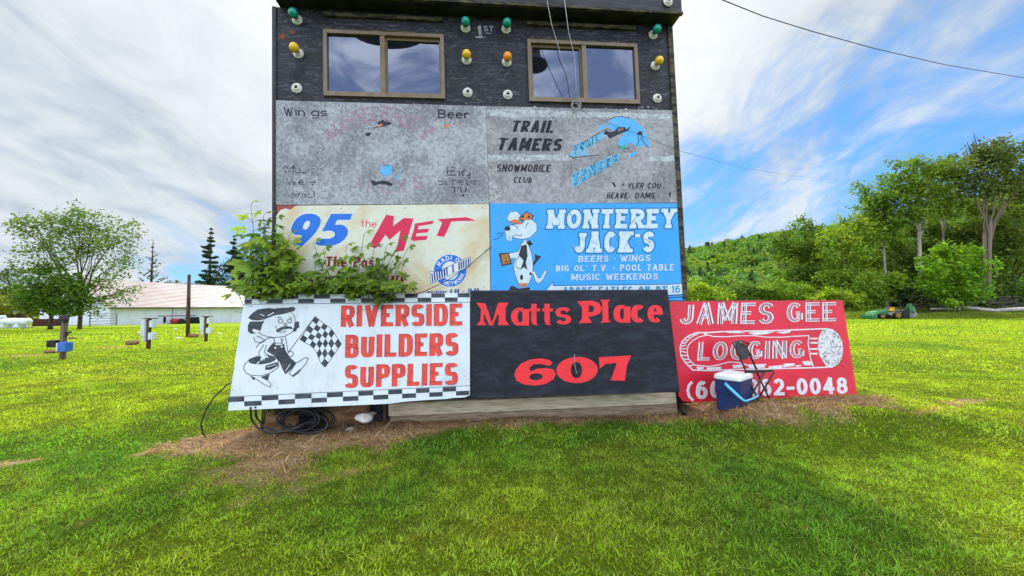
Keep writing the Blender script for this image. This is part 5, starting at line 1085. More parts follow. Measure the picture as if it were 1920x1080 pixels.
def tree(name, label, base, blobs, leaf, nleaf, col, trunk_r=.18, bark=None, fork=.35, seed=0, group='', cat='tree', lean=(0, 0), tops=True, stems=1, hollow=.55, twigs=True, tvar=.35, aspect=1.0, lump=.5):
    """blobs: (px, py, rx_px, ry_px, dY) ellipsoids of the crown, given in the photo and stood at the tree's own distance"""
    rnd = np.random.default_rng(seed); random.seed(seed + 99)
    base = Vector(base); Y = base.y; t = thing(name, label, cat, tuple(base), 0, group or None)
    Vs, Fs, Cs = [], [], []; nb = 0; cen = []
    mpp = Y / F; nb0 = len(blobs); more = []
    for (px, py, rx, ry, dy) in blobs:                     # sprays standing out of each mass break the outline
        more.append((px, py, rx * .82, ry * .82, dy))
        for _ in range(4):
            a = random.uniform(0, 6.28); q = random.uniform(.75, 1.15); z_ = random.uniform(.28, .5); more.append((px + math.cos(a) * rx * q, py + math.sin(a) * ry * q * .9, rx * z_, ry * z_, dy + random.uniform(-.5, .5) * rx * mpp))
    keep = {(b[0], b[1], b[4]) for b in blobs}; blobs = more
    tot = sum(b[2] * b[3] for b in blobs)
    for (px, py, rx, ry, dy) in blobs:
        c = at(px, py, Y + dy); a = np.array([rx * mpp, (rx + ry) / 2 * mpp * .9, ry * mpp]); (cen.append((c, a)) if (rx, ry) and (px, py, dy) in keep else None)
        n = max(24, int(nleaf * rx * ry / tot))
        # clumps: leaves gather round sub-centres, which leaves gaps
        nc = max(5, int(n / 26)); d = rnd.normal(size=(nc, 3)); d /= np.linalg.norm(d, axis=1, keepdims=True)
        rr = rnd.uniform(hollow, 1.12, nc) ** .8; sc = d * rr[:, None] * a
        which = rnd.integers(0, nc, n); off = rnd.normal(size=(n, 3)) * (a.mean() * (.17 if lump > .4 else .24) + leaf * .5)
        P = np.array(c)[None] + sc[which] + off * np.array([1, 1, .75])
        cl_ = rnd.uniform(.72, 1.30, nc)[which][:, None]
        warm = np.clip(rnd.normal(.5, .3, nc), 0, 1)[which][:, None]
        hue = cl_ * (np.array([.82, 1.0, .9]) * (1 - warm) + np.array([1.25, 1.05, .7]) * warm)
        V, Fq, C = leafcloud(P, leaf, rnd, tint=col, tvar=tvar, hue=hue, aspect=aspect)
        Vs.append(V); Fs.append(Fq + nb); Cs.append(C); nb += len(V)
    V = np.concatenate(Vs) - np.array(base)
    npobj('crown', npmesh('crown', V, np.concatenate(Fs), np.concatenate(Cs)), M_leaf, t)
    mb = MB(); allc = [c for c, a in cen]; topz = max(c.z for c in allc); mx = sum(c.x for c in allc) / len(allc)
    f = base + Vector(((mx - base.x) * .35 + lean[0], lean[1], (topz - base.z) * fork))
    for k in range(stems):
        o_ = Vector((random.uniform(-1, 1), random.uniform(-1, 1), 0)) * trunk_r * (1.6 if stems > 1 else 0)
        pts = [base + o_ - Vector((0, 0, .1)), base + o_ * .9 + Vector((0, 0, .25)), base.lerp(f, .5) + o_ * .9, f + o_]
        mb.tube(pts, [trunk_r * 1.35, trunk_r * 1.02, trunk_r * .92, trunk_r * .8], 8)
        for i, (c, a) in enumerate(cen):
            if i % stems != k: continue
            s0 = pts[2].lerp(pts[3], random.uniform(.3, 1)); ps = limb(mb, s0, c, trunk_r * .55, trunk_r * .12)
            if twigs:
                for _ in range(4):
                    q = ps[random.randint(2, len(ps) - 1)]; e = c + Vector((random.gauss(0, .55) * a[0], random.gauss(0, .55) * a[1], random.gauss(.25, .5) * a[2])); limb(mb, q, e, trunk_r * .18, trunk_r * .04, n=4, k=4)
    obj('trunk', mb, bark or M_bark, t, smooth=True)
    return t
G1 = (0.125, 0.215, 0.030); G2 = (0.20, 0.29, 0.028); G3 = (0.060, 0.115, 0.025); G4 = (0.105, 0.185, 0.045)
# ------------------------------------------------------------------ left background
M_bwall = mat('white ribbed siding', (0.66, 0.69, 0.84), (0.58, 0.60, 0.74), 2, .6, .3, stretch=(1, 1, .2)); 
def roofmat():
    m, n, b, out = newmat('pale ribbed metal roof'); co_ = n.new('ShaderNodeTexCoord').outputs['Object']
    sx = n.new('ShaderNodeSeparateXYZ'); n.link(co_, sx.inputs[0]); wv = n.math('SINE', n.math('MULTIPLY', sx.outputs[0], 7.2))
    c = n.mix(n.step(n.noise(n.mapping(co_, (.25, .5, .5)), .8, 3), .42, .6), (0.26, 0.225, 0.225), (0.235, 0.175, 0.17)); c = n.mix(n.step(wv, .80, .97, 0, .35), c, (.30, .27, .27)); n.link(c, b.inputs['Base Color'])
    b.inputs['Roughness'].default_value = .45; b.inputs['Metallic'].default_value = .0; bump(n, b, wv, .03, .4); return m
bA = ground(205, 610); bB = ground(452, 604.5); bB2 = bA + (bB - bA) * 1.35
yb_ = (bA.y + bB.y) / 2
barn = thing('barn', 'long low white barn with pale ribbed metal roof across the field', 'barn', tuple(bA))
du = Vector((bB2.x - bA.x, bB2.y - bA.y, 0)); Lb = du.length; du.normalize(); dv = Vector((-du.y, du.x, 0))
zb = min(bA.z, bB2.z) - .2; ez = at(330, 574, bA.y + (bB.y - bA.y) * .5).z; rz_ = at(330, 534.5, yb_ + 6.5).z
dp = 13.0
def bp(u, v, z): return Vector((bA.x, bA.y, 0)) + du * u + dv * v + Vector((0, 0, z))
mb = MB(); q = [bp(0, 0, zb), bp(Lb, 0, zb), bp(Lb, dp, zb), bp(0, dp, zb)]; q2 = [bp(0, 0, ez), bp(Lb, 0, ez), bp(Lb, dp, ez), bp(0, dp, ez)]
mb.add(q + q2 + [bp(0, dp / 2, rz_), bp(Lb, dp / 2, rz_)], [(0, 1, 5, 4), (1, 2, 6, 9, 5), (2, 3, 7, 6), (3, 0, 4, 8, 7)]); obj('wall', mb, M_bwall, barn)
mb = MB(); e = .5
k_ = (rz_ - ez) / (dp / 2)
a0, a1, r0, r1, c0_, c1_ = bp(-e, -e, ez - e * k_), bp(Lb + e, -e, ez - e * k_), bp(-e, dp / 2, rz_), bp(Lb + e, dp / 2, rz_), bp(-e, dp + e, ez - e * k_), bp(Lb + e, dp + e, ez - e * k_)
up_ = Vector((0, 0, .12)); mb.add([a0 + up_, a1 + up_, r1 + up_, r0 + up_, a0, a1, r1, r0], [(0, 1, 2, 3), (4, 7, 6, 5), (0, 4, 5, 1), (0, 3, 7, 4), (1, 5, 6, 2)]); mb.add([r0 + up_, r1 + up_, c1_ + up_, c0_ + up_], [(0, 1, 2, 3)])
obj('roof', mb, roofmat(), barn)
mb = MB().tube([bp(-e, -e - .02, ez - e * k_ + .02), bp(Lb + e, -e - .02, ez - e * k_ + .02)], .07, 6); obj('gutter', mb, mat('dark gutter', (.05, .05, .05)), barn)
def bu(px): 
    p = at(px, 595, yb_); return (p - Vector((bA.x, bA.y, 0))).dot(du)
mb = MB(); c = bp(bu(302), -.04, at(0, 593, yb_).z); mb.box(c, 4.6, .05, .07, Matrix.Rotation(math.atan2(du.y, du.x), 3, 'Z')); obj('door_rail', mb, mat('dark steel rail', (.04, .04, .04)), barn)
mb = MB(); mb.box(bp(bu(266), -.03, (zb + ez) / 2 + .1), .06, .03, (ez - zb) * .8, Matrix.Rotation(math.atan2(du.y, du.x), 3, 'Z')); obj('seam', mb, mat('grey joint', (.12, .12, .12)), barn)
M_redp = mat('faded red steel', (0.40, 0.03, 0.035), (0.25, 0.02, 0.03)); M_blk = mat('black plastic', (0.012, 0.012, 0.013))
def gpt(px, py, back=0.0): p = ground(px, py); return p
def onbarn(px, fwd): u = bu(px); p = bp(u, -fwd, 0); p.z = float(gz(p.x, p.y)); return p
p = onbarn(263, .9); t = thing('barrel', 'red barrel lying by the white barn wall', 'barrel', tuple(p)); obj('shell', MB().lathe((-.5, 0, .36), (1, 0, 0), [(.34, 0), (.36, .02), (.345, .05), (.345, .33), (.365, .35), (.345, .37), (.345, .95), (.36, .98), (.34, 1.0)], 18), M_redp, t, True, True); obj('lid', MB().lathe((.5, 0, .36), (1, 0, 0), [(.33, 0), (.36, .02), (.36, .28), (.30, .30)], 18), M_blk, t, True, True)
p = onbarn(367, .8); t = thing('crate', 'black open crate by the barn wall, right of the tall pole', 'crate', tuple(p)); mb = MB()
for q_ in ((0, -.42, .42, 1.1, .05, .84), (0, .42, .42, 1.1, .05, .84), (-.55, 0, .42, .05, .79, .84), (.55, 0, .42, .05, .79, .84), (0, 0, .05, 1.05, .79, .06)): mb.box(q_[:3], *q_[3:])
obj('box', mb, M_blk, t, True); obj('rim', MB().tube([(-.57, -.44, .85), (.57, -.44, .85), (.57, .44, .85), (-.57, .44, .85)], .03, 6, closed=True), M_blk, t, True)
p = onbarn(317, .6); rock('stone', 'dark boulder at the foot of the barn wall', (p.x, p.y, p.z + .22), (.35, .3, .32), M_blk, 21)
p = onbarn(226, .05); t = thing('wall_lamp', 'small dark lamp box on the barn wall near the gate', 'lamp', (p.x, p.y, at(226, 600, p.y).z)); obj('housing', MB().box((0, -.1, 0), .22, .2, .75), M_blk, t, True, bevel=.04); obj('bracket', MB().box((0, .02, .1), .12, .05, .4), M_blk, t, True)
# brush heap right of the crate
p = onbarn(400, 1.0); mb = MB(); random.seed(4)
for _ in range(26):
    a = Vector((p.x + random.uniform(-1.0, 1.0), p.y + random.uniform(-.4, .4), p.z + random.uniform(0, .25))); b_ = a + Vector((random.uniform(-.9, .9), random.uniform(-.3, .3), random.uniform(-.1, .7))); b_.z = max(b_.z, p.z); mb.tube([a, b_], .035, 5)
tag(obj('scrap_heap', mb, M_blk), 'dark heap of scrap poles by the barn wall', 'scrap heap')
# field gate
gA = ground(168, 613); gB = ground(218, 610); t = thing('field_gate', 'grey tubular field gate beside the tree trunk in front of the barn', 'gate', tuple(gA))
M_galv = mat('galvanised tube', (0.16, 0.17, 0.17), (0.11, 0.12, 0.12), 8, .5, .4)
mb = MB(); Hh = 1.35
for h in (.25, .55, .85, 1.1, Hh): mb.tube([gA + Vector((0, 0, h)), gB + Vector((0, 0, h))], .035, 6)
obj('rails', mb, M_galv, t) if False else obj('gate_frame', mb, M_galv, t)
for p in (gA, gB): obj('post', MB().tube([p, p + Vector((0, 0, Hh + .08))], .055, 8), M_galv, t)
# brown board shed wall
sA = ground(60, 612); sB = ground(128, 611); t = thing('board_fence', 'dark brown board fence behind the white propane tank', 'fence', tuple(sA)); mb = MB(); M_brn = mat('dark brown boards', (0.085, 0.030, 0.024), (0.05, 0.02, 0.018), 6, .8, .2, stretch=(3, 1, .4))
hh = at(90, 598, sA.y).z - sA.z; n_ = 26
for i in range(n_):
    a = sA.lerp(sB, i / n_); b_ = sA.lerp(sB, (i + .96) / n_); mb.hexa([a, b_, b_ + Vector((0, 0, hh)), a + Vector((0, 0, hh))], Vector((0, -1, 0)), .03)
obj('plank_panel', mb, M_brn, t); obj('plank', MB().hexa([sA.lerp(sB, .8) + Vector((0, -.06, hh * .6)), sB + Vector((0, -.06, hh * .6)), sB + Vector((0, -.06, hh * 1.5)), sA.lerp(sB, .8) + Vector((0, -.06, hh * 1.5))], Vector((0, -1, 0)), .05), M_blk, t)
# propane tank
tp = ground(-8, 616); tq = ground(56, 616); yy = tp.y; rad = (at(0, 596, yy).z - at(0, 609, yy).z) / 2 * 1.0
cz = at(0, 603, yy).z; x1 = at(57, 603, yy).x; x0 = x1 - 5.2
t = thing('propane_tank', 'long white propane tank on short legs at the left edge of the field', 'propane tank', ((x0 + x1) / 2, yy, tp.z)); M_tank = mat('white tank paint', (0.62, 0.68, 0.74), (0.52, 0.58, 0.64), 2.5, .4, .4)
pr = [(rad * math.sin(R(a)), rad * .75 * (1 - math.cos(R(a)))) for a in range(4, 91, 12)]; Lt = x1 - x0
prof = [(0.001, 0)] + pr + [(r, Lt - h) for r, h in pr[::-1]] + [(0.001, Lt)]
obj('vessel', MB().lathe((x0, yy, cz), (1, 0, 0), prof, 24), M_tank, t, smooth=True)
for x in (x0 + 1.1, x1 - 2.2, x1 - .9):
    for dy in (-.3, .3): obj('leg', MB().hexa([(x - .28, yy + dy, tp.z), (x + .28, yy + dy, tp.z), (x + .12, yy + dy, cz - rad * .7), (x - .12, yy + dy, cz - rad * .7)], Vector((0, -1, 0)), .06), M_tank, t)
obj('valve_dome', MB().lathe(((x0 + x1) / 2, yy, cz + rad * .96), (0, 0, 1), [(.28, 0), (.28, .16), (.2, .24), (0, .26)], 14), M_tank, t, smooth=True)
obj('skid', MB().box(((x0 + x1) / 2, yy, tp.z + .06), Lt * .95, .9, .1), mat('grey concrete', (.3, .29, .27)), t)
# utility posts, pole, box post
M_pbox = mat('pale grey steel box', (0.60, 0.64, 0.68), (0.48, 0.52, 0.56), 6, .4, .4); M_post = mat('dark brown post wood', (0.10, 0.06, 0.045), (0.05, 0.032, 0.026), 6, .85, .1, stretch=(1, 1, .3))
def upost(label, px, pyb, pyt, seed):
    p = ground(px, pyb); h = at(px, pyt, p.y).z - p.z; t = thing('utility_post', label, 'utility post', tuple(p), 0, 'utility posts in the field'); s = h / 1.08
    obj('post', MB().box((0, 0, h / 2 - .05), .10 * s, .10 * s, h + .1), M_post, t, True, bevel=.01)
    obj('cap_board', MB().box((.03 * s, 0, h + .015), .36 * s, .2 * s, .03), M_post, t, True)
    obj('meter_box', MB().box((-.14 * s, -.02, h * .70), .17 * s, .16 * s, h * .56), M_pbox, t, True, bevel=.02); obj('meter_box', MB().box((-.13 * s, .0, h * .36), .14 * s, .14 * s, h * .2), M_pbox, t, True, bevel=.02)
    obj('outlet_box', MB().box((.15 * s, -.03, h * .84), .16 * s, .15 * s, h * .24), M_pbox, t, True, bevel=.02); obj('outlet_box', MB().box((.16 * s, -.04, h * .44), .20 * s, .16 * s, h * .24), M_pbox, t, True, bevel=.02)
    obj('conduit', MB().tube([(.12 * s, -.05, h * .72), (.10 * s, -.06, h * .6), (.10 * s, -.06, h * .5)], .02, 6), M_blk, t, True)
upost('brown utility post with white meter boxes, the taller and nearer of the two', 278, 655, 598, 1)
upost('brown utility post with white meter boxes, right of the tall bare pole', 386, 640, 594, 2)
p = ground(352, 632); h = at(351, 515, p.y).z - p.z
tag(obj('pole', MB().tube([(p.x, p.y, p.z - .1), (p.x - .02, p.y, p.z + h * .5), (p.x - .04, p.y, p.z + h)], [.085, .08, .07], 10), M_post, smooth=True), 'tall bare wooden pole standing in the field before the barn', 'pole')
def lug(label, px, py, w, h, d, m, name='log', cat='log'):
    p = ground(px, py); k = p.y / F; mb = MB().lathe((p.x - w * k / 2, p.y, p.z + h * k / 2), (1, .15, 0), [(h * k * .45, 0), (h * k * .52, w * k * .1), (h * k * .5, w * k * .9), (h * k * .44, w * k)], 12); return tag(obj(name, mb, m, smooth=True), label, cat)
lug('short grey log lying at the foot of the tall pole', 362, 633, 15, 7.5, 1, M_log); lug('dark log lying left of the nearer utility post', 247, 647, 18, 8.5, 1, M_log)
lug('dark log lying in the grass left of the post with the blue box', 96, 663, 22, 7, 1, M_log); lug('small dark log right of the post with the blue box', 135, 636, 10, 4, 1, M_log)
for i, (px, py, w, h, lb) in enumerate(((335, 635, 11, 4, 'flat pale stone beside the tall pole'), (328, 619, 5, 4, 'small pale stone far behind the tall pole'), (412, 628, 6, 5, 'pale stone right of the white boxed post'), (262, 625, 8, 3, 'flat stone left of the nearer utility post'))):
    p = ground(px, py); k = p.y / F; rock('stone', lb, (p.x, p.y, p.z + h * k * .3), (w * k / 2, w * k / 2, h * k / 2), M_conc, 40 + i)
p = ground(117, 675); h = at(117, 592, p.y).z - p.z; kk = p.y / F
t = thing('box_post', 'wooden post carrying a black box and a blue box in the left field', 'post', tuple(p))
obj('post', MB().box((0, 0, h / 2 - .05), 7 * kk, 7 * kk, h + .1), mat('grey post wood', (0.17, 0.13, 0.10), (0.09, 0.07, 0.055), 6, .85, stretch=(1, 1, .3)), t, True, bevel=.008)
M_bb = mat('blue plastic tub', (0.03, 0.14, 0.48), (0.05, 0.18, 0.50), 6, .4, .4)
obj('black_box', MB().box((-13 * kk, -.02, 30.5 * kk), 18 * kk, 14 * kk, 13 * kk), M_blk, t, True, bevel=.01); obj('blue_box', MB().box((9 * kk, -.06, 25 * kk), 17 * kk, 12 * kk, 17 * kk), M_bb, t, True, bevel=.012); obj('blue_box_front', MB().box((1.5 * kk, -.12, 25 * kk), 2.5 * kk, 6 * kk, 15 * kk), mat('white label', (.6, .65, .7)), t, True)
obj('bracket', MB().box((5 * kk, 0, 50 * kk), 16 * kk, 3 * kk, 2.5 * kk, Matrix.Rotation(-.15, 3, 'Y')), M_blk, t, True); obj('bracket', MB().box((5 * kk, 0, 45 * kk), 10 * kk, 2 * kk, 2 * kk, Matrix.Rotation(-.6, 3, 'Y')), M_post, t, True)
obj('light_head', MB().lathe((2 * kk, 0, 74 * kk), (.2, -.3, .2), [(5 * kk, 0), (6 * kk, 6 * kk), (7 * kk, 9 * kk), (3 * kk, 10 * kk)], 12), M_blk, t, True); obj('light_head', MB().box((-6 * kk, 0, 70 * kk), 9 * kk, 8 * kk, 11 * kk), M_blk, t, True, bevel=.01)
# left trees
tb = ground(147, 618)
tree('broadleaf_tree', 'spreading green tree with forked trunk standing in the field before the barn', tb,
     [(70, 430, 42, 30, 0), (120, 412, 45, 26, .5), (170, 420, 40, 30, 0), (215, 445, 38, 34, 0), (60, 470, 34, 26, 0), (110, 470, 50, 30, -.5), (175, 475, 42, 30, .6), (232, 478, 26, 26, .4), (195, 510, 36, 24, 0), (45, 425, 26, 16, 0), (150, 440, 40, 30, 0), (215, 560, 28, 16, 0), (245, 548, 22, 12, 0), (185, 578, 16, 14, 0), (200, 535, 20, 10, 0)],
     .23, 7200, (0.105, 0.185, 0.035), .13, None, .30, 3, stems=2, hollow=.15, tvar=.4, aspect=.8, lump=.3)
tree('dense_bush', 'dense dark green tree crown to the left of the forked trunk', Vector((at(95, 600, tb.y - .6).x, tb.y - .6, float(gz(-25, tb.y)))),
     [(85, 535, 48, 34, 0), (60, 555, 30, 24, 0), (120, 555, 40, 34, .2), (95, 575, 40, 20, 0), (140, 575, 26, 26, 0), (110, 515, 34, 22, 0)], .24, 6500, (0.088, 0.175, 0.028), .14, None, .3, 5, hollow=.3)
for i, (px, lb, bl, c) in enumerate(((20, 'dark tree at the left edge behind the propane tank', [(15, 510, 26, 22, 0), (40, 525, 22, 24, 0), (0, 540, 30, 40, 0), (30, 560, 30, 24, 0)], G3), (45, 'yellow green bush behind the propane tank', [(30, 572, 34, 22, 0), (65, 575, 26, 18, 0), (20, 590, 30, 10, 0)], (0.15, 0.17, 0.03)))):
    Y = 62 - 8 * i; b0 = at(px, 600, Y); b0.z = float(gz(b0.x, Y)); tree('broadleaf_tree' if i == 0 else 'bush', lb, b0, bl, .42, 1700, c, .3, None, .3, 20 + i, cat='tree' if i == 0 else 'bush')
# conifers
M_need = leafmat('conifer needles', (1, 1, 1), .25)
def conifer(name, label, px, pyt, pyb, wpx, Y, dens, col, seed, bare=False):
    rnd = np.random.default_rng(seed); top = at(px, pyt, Y); b0 = at(px, pyb, Y); b0.z = min(b0.z, float(gz(b0.x, Y))); t = thing(name, label, 'tree', tuple(b0)); h = top.z - b0.z; w = wpx * Y / F / 2
    mb = MB().tube([(0, 0, 0), (0, 0, h * .6), (0, 0, h)], [h * .018, h * .011, .02], 7); Ps = []; random.seed(seed)
    z = h * .12 if not bare else h * .2; side = 0
    while z < h * .985:
        f = 1 - z / h; L = w * (min(1, f * 1.25) ** .85) * random.uniform(.55, 1.15)
        for k in range(4 if not bare else 3):
            a = random.uniform(0, 6.28); up = (.35 if f < .35 else .05) + (.55 if bare else 0); l = L * random.uniform(.75, 1.1)
            e = Vector((math.cos(a) * l, math.sin(a) * l, z + l * up)); s = Vector((0, 0, z)); m_ = s.lerp(e, .55) - Vector((0, 0, l * .07))
            mb.tube([s, m_, e], [.012 * h * f + .015, .02, .01], 4)
            if bare:
                for _ in range(4):
                    q = m_.lerp(e, random.random()); mb.tube([q, q + Vector((random.uniform(-.5, .5) * l, random.uniform(-.5, .5) * l, random.uniform(.05, .3) * l))], [.012, .006], 3)
            n = int(dens * l * 10); 
            if n: tt = rnd.uniform(.18, 1.05, n)[:, None]; Ps.append(np.array(s) + (np.array(e) - np.array(s)) * tt + rnd.normal(size=(n, 3)) * np.array([.16, .16, .09]) * (l * .35 + .25))
        z += h * (.045 if not bare else .05) * random.uniform(.7, 1.25)
    if Ps:
        P = np.concatenate(Ps); V, Fq, C = leafcloud(P, .0085 * Y, rnd, tint=col, tvar=.4, aspect=.7); npobj('crown', npmesh('crown', V, Fq, C), M_need, t)
    obj('trunk', mb, M_bark, t, True)
    return t
conifer('spruce_tree', 'tall dark spruce behind the barn roof, left one of the pair', 392, 427, 545, 66, 92, 8.5, (0.052, 0.102, 0.049), 31)
conifer('spruce_tree', 'dark spruce behind the barn roof, right one beside the bush', 436, 440, 548, 52, 96, 8.5, (0.060, 0.108, 0.052), 32)
conifer('dead_tree', 'bare thin dead tree rising behind the barn roof', 283, 447, 545, 62, 94, .28, (0.105, 0.123, 0.070), 33, True)
b0 = at(425, 560, 98); tree('broadleaf_tree', 'dark round tree low behind the barn roof', b0, [(425, 512, 26, 22, 0), (450, 510, 26, 28, 0), (405, 525, 16, 10, 0), (470, 505, 20, 26, 0)], .6, 2600, (0.038, 0.070, 0.025), .3, None, .3, 34)
b0 = at(320, 545, 96); tree('bush', 'thin line of shrubs along the barn ridge', b0, [(318, 531, 8, 4, 0), (325, 530, 8, 3, 0), (345, 532, 14, 2.5, 0)], .3, 160, G3, .1, None, .3, 35, cat='bush')
# ------------------------------------------------------------------ right background
# wooded hill
hx = np.linspace(-260, 620, 120); hy = np.linspace(85, 620, 60); HX, HY = np.meshgrid(hx, hy)
def hillz(x, y):
    x = np.asarray(x, float); y = np.asarray(y, float)
    px = 960 + F * x / y
    ridge = np.interp(px, [400, 700, 900, 1285, 1400, 1560, 1700, 1920, 2400], [2, 8, 20, 36, 44, 54, 62, 84, 100]) * 1.0
    t = np.clip((y - 95) / 210, 0, 1); return (t * t * (3 - 2 * t)) * ridge + (fbm(x, y, 60, 71) - .5) * 6 * t - .3
me = npmesh('hill', np.stack([HX, HY, hillz(HX, HY)], -1).reshape(-1, 3), np.stack([np.arange(60 * 120).reshape(60, 120)[:-1, :-1], np.arange(60 * 120).reshape(60, 120)[:-1, 1:], np.arange(60 * 120).reshape(60, 120)[1:, 1:], np.arange(60 * 120).reshape(60, 120)[1:, :-1]], -1).reshape(-1, 4))
structure(npobj('hill', me, mat('forest floor', (0.045, 0.075, 0.018), (0.03, 0.05, 0.015), .05), smooth=True))
r2 = np.random.default_rng(77); Vs, Fs, Cs = [], [], []; nb = 0
for i in range(4300):
    px = r2.uniform(1240, 2050) if i < 2600 else r2.uniform(950, 2900) if i < 4050 else r2.uniform(-900, 20); y = r2.uniform(92, 330) if 500 < i < 4050 else r2.uniform(88, 140); x = (px - 960) / F * y; z = float(hillz(x, y)) if i < 4050 else float(gz(x, y)); dark = fbm(x, y, 42, 55) > .53; con = r2.random() < (.16 if dark else .02)
    hgt = r2.uniform(6, 11) * (1.15 if con else 1); wd = hgt * (.30 if con else .40); n = 75
    if con:
        tt = r2.random(n) ** .8; ang = r2.uniform(0, 6.28, n); rr = wd * (1 - tt) * r2.uniform(.5, 1, n); P = np.stack([x + rr * np.cos(ang), y + rr * np.sin(ang), z + hgt * tt], 1); col = np.array([.075, .150, .06])
    else:
        d = r2.normal(size=(n, 3)); d /= np.linalg.norm(d, axis=1, keepdims=True); d[:, 2] = np.abs(d[:, 2]) * 1.0 - .25; P = np.array([x, y, z + hgt * .55]) + d * np.array([wd, wd, hgt * .45]) * r2.uniform(.6, 1.05, (n, 1)); col = np.array([.145, .265, .045]) * r2.uniform(.7, 1.25) * (np.array([1.2, 1.05, .8]) if r2.random() < .4 else np.array([.8, .95, 1.1]))
    V, Fq, C = leafcloud(P, 1.9 if not con else 1.7, r2, tint=col, tvar=.35); Vs.append(V); Fs.append(Fq + nb); Cs.append(C); nb += len(V)
stuff(npobj('forest', npmesh('forest', np.concatenate(Vs), np.concatenate(Fs), np.concatenate(Cs)), M_leaf), 'dense mixed green forest covering the far hillside', 'forest')
def rt(name, label, px, Y, blobs, leaf, n, col, tr, bark, seed, **kw):
    b0 = at(px, 590, Y); b0.z = float(gz(b0.x, Y)); return tree(name, label, b0, blobs, leaf * 1.12, int(n * 1.5), tuple(c * 1.12 for c in col), tr * .72, bark, kw.pop('fork', .45), seed, kw.pop('group', 'trees at the right edge of the field'), **kw)
rt('broadleaf_tree', 'dark leaved tree standing alone against the hillside above the red sign', 1520, 50, [(1510, 435, 34, 22, 0), (1490, 462, 34, 26, 0), (1535, 465, 32, 30, 0), (1510, 500, 46, 28, 0), (1480, 520, 26, 18, 0), (1545, 520, 28, 26, 0)], .36, 4200, (0.105, 0.184, 0.035), .2, None, 41, hollow=.25)
rt('broadleaf_tree', 'bright green willow crown right of the tree above the red sign', 1590, 46, [(1570, 455, 34, 24, 0), (1600, 430, 34, 26, 0), (1590, 480, 46, 30, 0), (1570, 520, 34, 26, 0), (1625, 460, 30, 36, 0), (1610, 520, 40, 30, 0)], .30, 5000, (0.201, 0.315, 0.044), .2, None, 42, hollow=.25, lean=(-.8, 0))
rt('aspen_tree', 'pale trunked tree at the left of the tall right hand grove', 1664, 47, [(1650, 360, 36, 26, 0), (1640, 400, 36, 30, 0), (1680, 345, 34, 24, 0), (1665, 410, 44, 30, 0), (1625, 385, 26, 18, 0), (1640, 440, 40, 24, 0)], .32, 4300, (0.149, 0.254, 0.038), .24, M_barkp, 43, fork=.62, hollow=.25)
rt('aspen_tree', 'tall pale forked trunk tree in the middle of the grove', 1728, 45, [(1720, 325, 40, 26, 0), (1745, 350, 36, 28, 0), (1705, 360, 34, 30, 0), (1760, 318, 30, 22, 0), (1735, 400, 40, 26, 0), (1700, 400, 36, 30, 0)], .32, 4300, (0.131, 0.219, 0.038), .27, M_barkp, 44, fork=.66, hollow=.25)
rt('aspen_tree', 'slender pale trunk tree between the forked tree and the tallest tree', 1770, 47, [(1775, 315, 30, 26, 0), (1790, 345, 28, 30, 0), (1765, 370, 30, 26, 0), (1795, 390, 34, 26, 0)], .30, 2800, (0.131, 0.210, 0.049), .16, M_barkp, 45, fork=.7, hollow=.25)
rt('broadleaf_tree', 'tallest tree of the grove with windblown crown and twin trunks at the far right', 1845, 44, [(1840, 285, 38, 22, 0), (1885, 285, 40, 22, 0), (1820, 320, 34, 24, 0), (1865, 320, 44, 24, 0), (1905, 318, 34, 26, 0), (1835, 360, 36, 24, 0), (1890, 355, 40, 22, 0), (1925, 345, 26, 26, 0), (1850, 300, 30, 20, 0)], .34, 4200, (0.105, 0.149, 0.052), .27, mat('brown grey bark', (0.17, 0.125, 0.10), (0.158, 0.123, 0.105), 4, .9, stretch=(1, 1, .4)), 46, fork=.6, stems=2, hollow=.15, lump=.3)
rt('broadleaf_tree', 'broad mid green tree filling the back of the grove', 1700, 54, [(1620, 500, 50, 40, 0), (1680, 470, 50, 40, 0), (1740, 460, 50, 44, 0), (1800, 450, 56, 46, 0), (1700, 520, 60, 40, 0), (1770, 520, 60, 40, 0), (1640, 440, 40, 36, 0)], .42, 5200, (0.105, 0.184, 0.035), .3, None, 47, hollow=.2)
rt('broadleaf_tree', 'mid green tree at the right edge behind the brush pile', 1900, 50, [(1880, 420, 50, 40, 0), (1930, 430, 50, 50, 0), (1870, 480, 50, 44, 0), (1930, 500, 60, 50, 0), (1880, 540, 50, 36, 0), (1990, 440, 60, 70, 0)], .40, 5200, (0.114, 0.184, 0.038), .3, None, 48, hollow=.2)
rt('bush', 'large bright green bush standing before the grove at the field edge', 1795, 38.5, [(1790, 490, 40, 30, 0), (1765, 500, 26, 26, 0), (1830, 500, 34, 30, 0), (1785, 530, 42, 30, 0), (1825, 540, 34, 26, 0), (1770, 480, 22, 14, 0), (1805, 560, 36, 16, 0)], .28, 5600, (0.149, 0.289, 0.025), .1, None, 49, fork=.3, hollow=.25, group='undergrowth bushes along the field edge', cat='bush')
rt('broadleaf_tree', 'leafy mid green tree between the pale trunks, left part of the grove', 1640, 49, [(1620, 470, 34, 30, 0), (1655, 500, 34, 30, 0), (1610, 520, 30, 26, 0), (1680, 470, 28, 26, 0), (1650, 540, 36, 20, 0)], .32, 4200, (0.085, 0.15, 0.025), .16, None, 81, fork=.4, hollow=.2)
rt('broadleaf_tree', 'darker leafy tree behind the forked pale trunk in the grove', 1745, 49.5, [(1730, 440, 34, 30, 0), (1760, 470, 34, 34, 0), (1715, 490, 30, 30, 0), (1750, 515, 36, 26, 0), (1785, 430, 30, 26, 0)], .32, 4200, (0.065, 0.115, 0.022), .16, None, 82, fork=.4, hollow=.2)
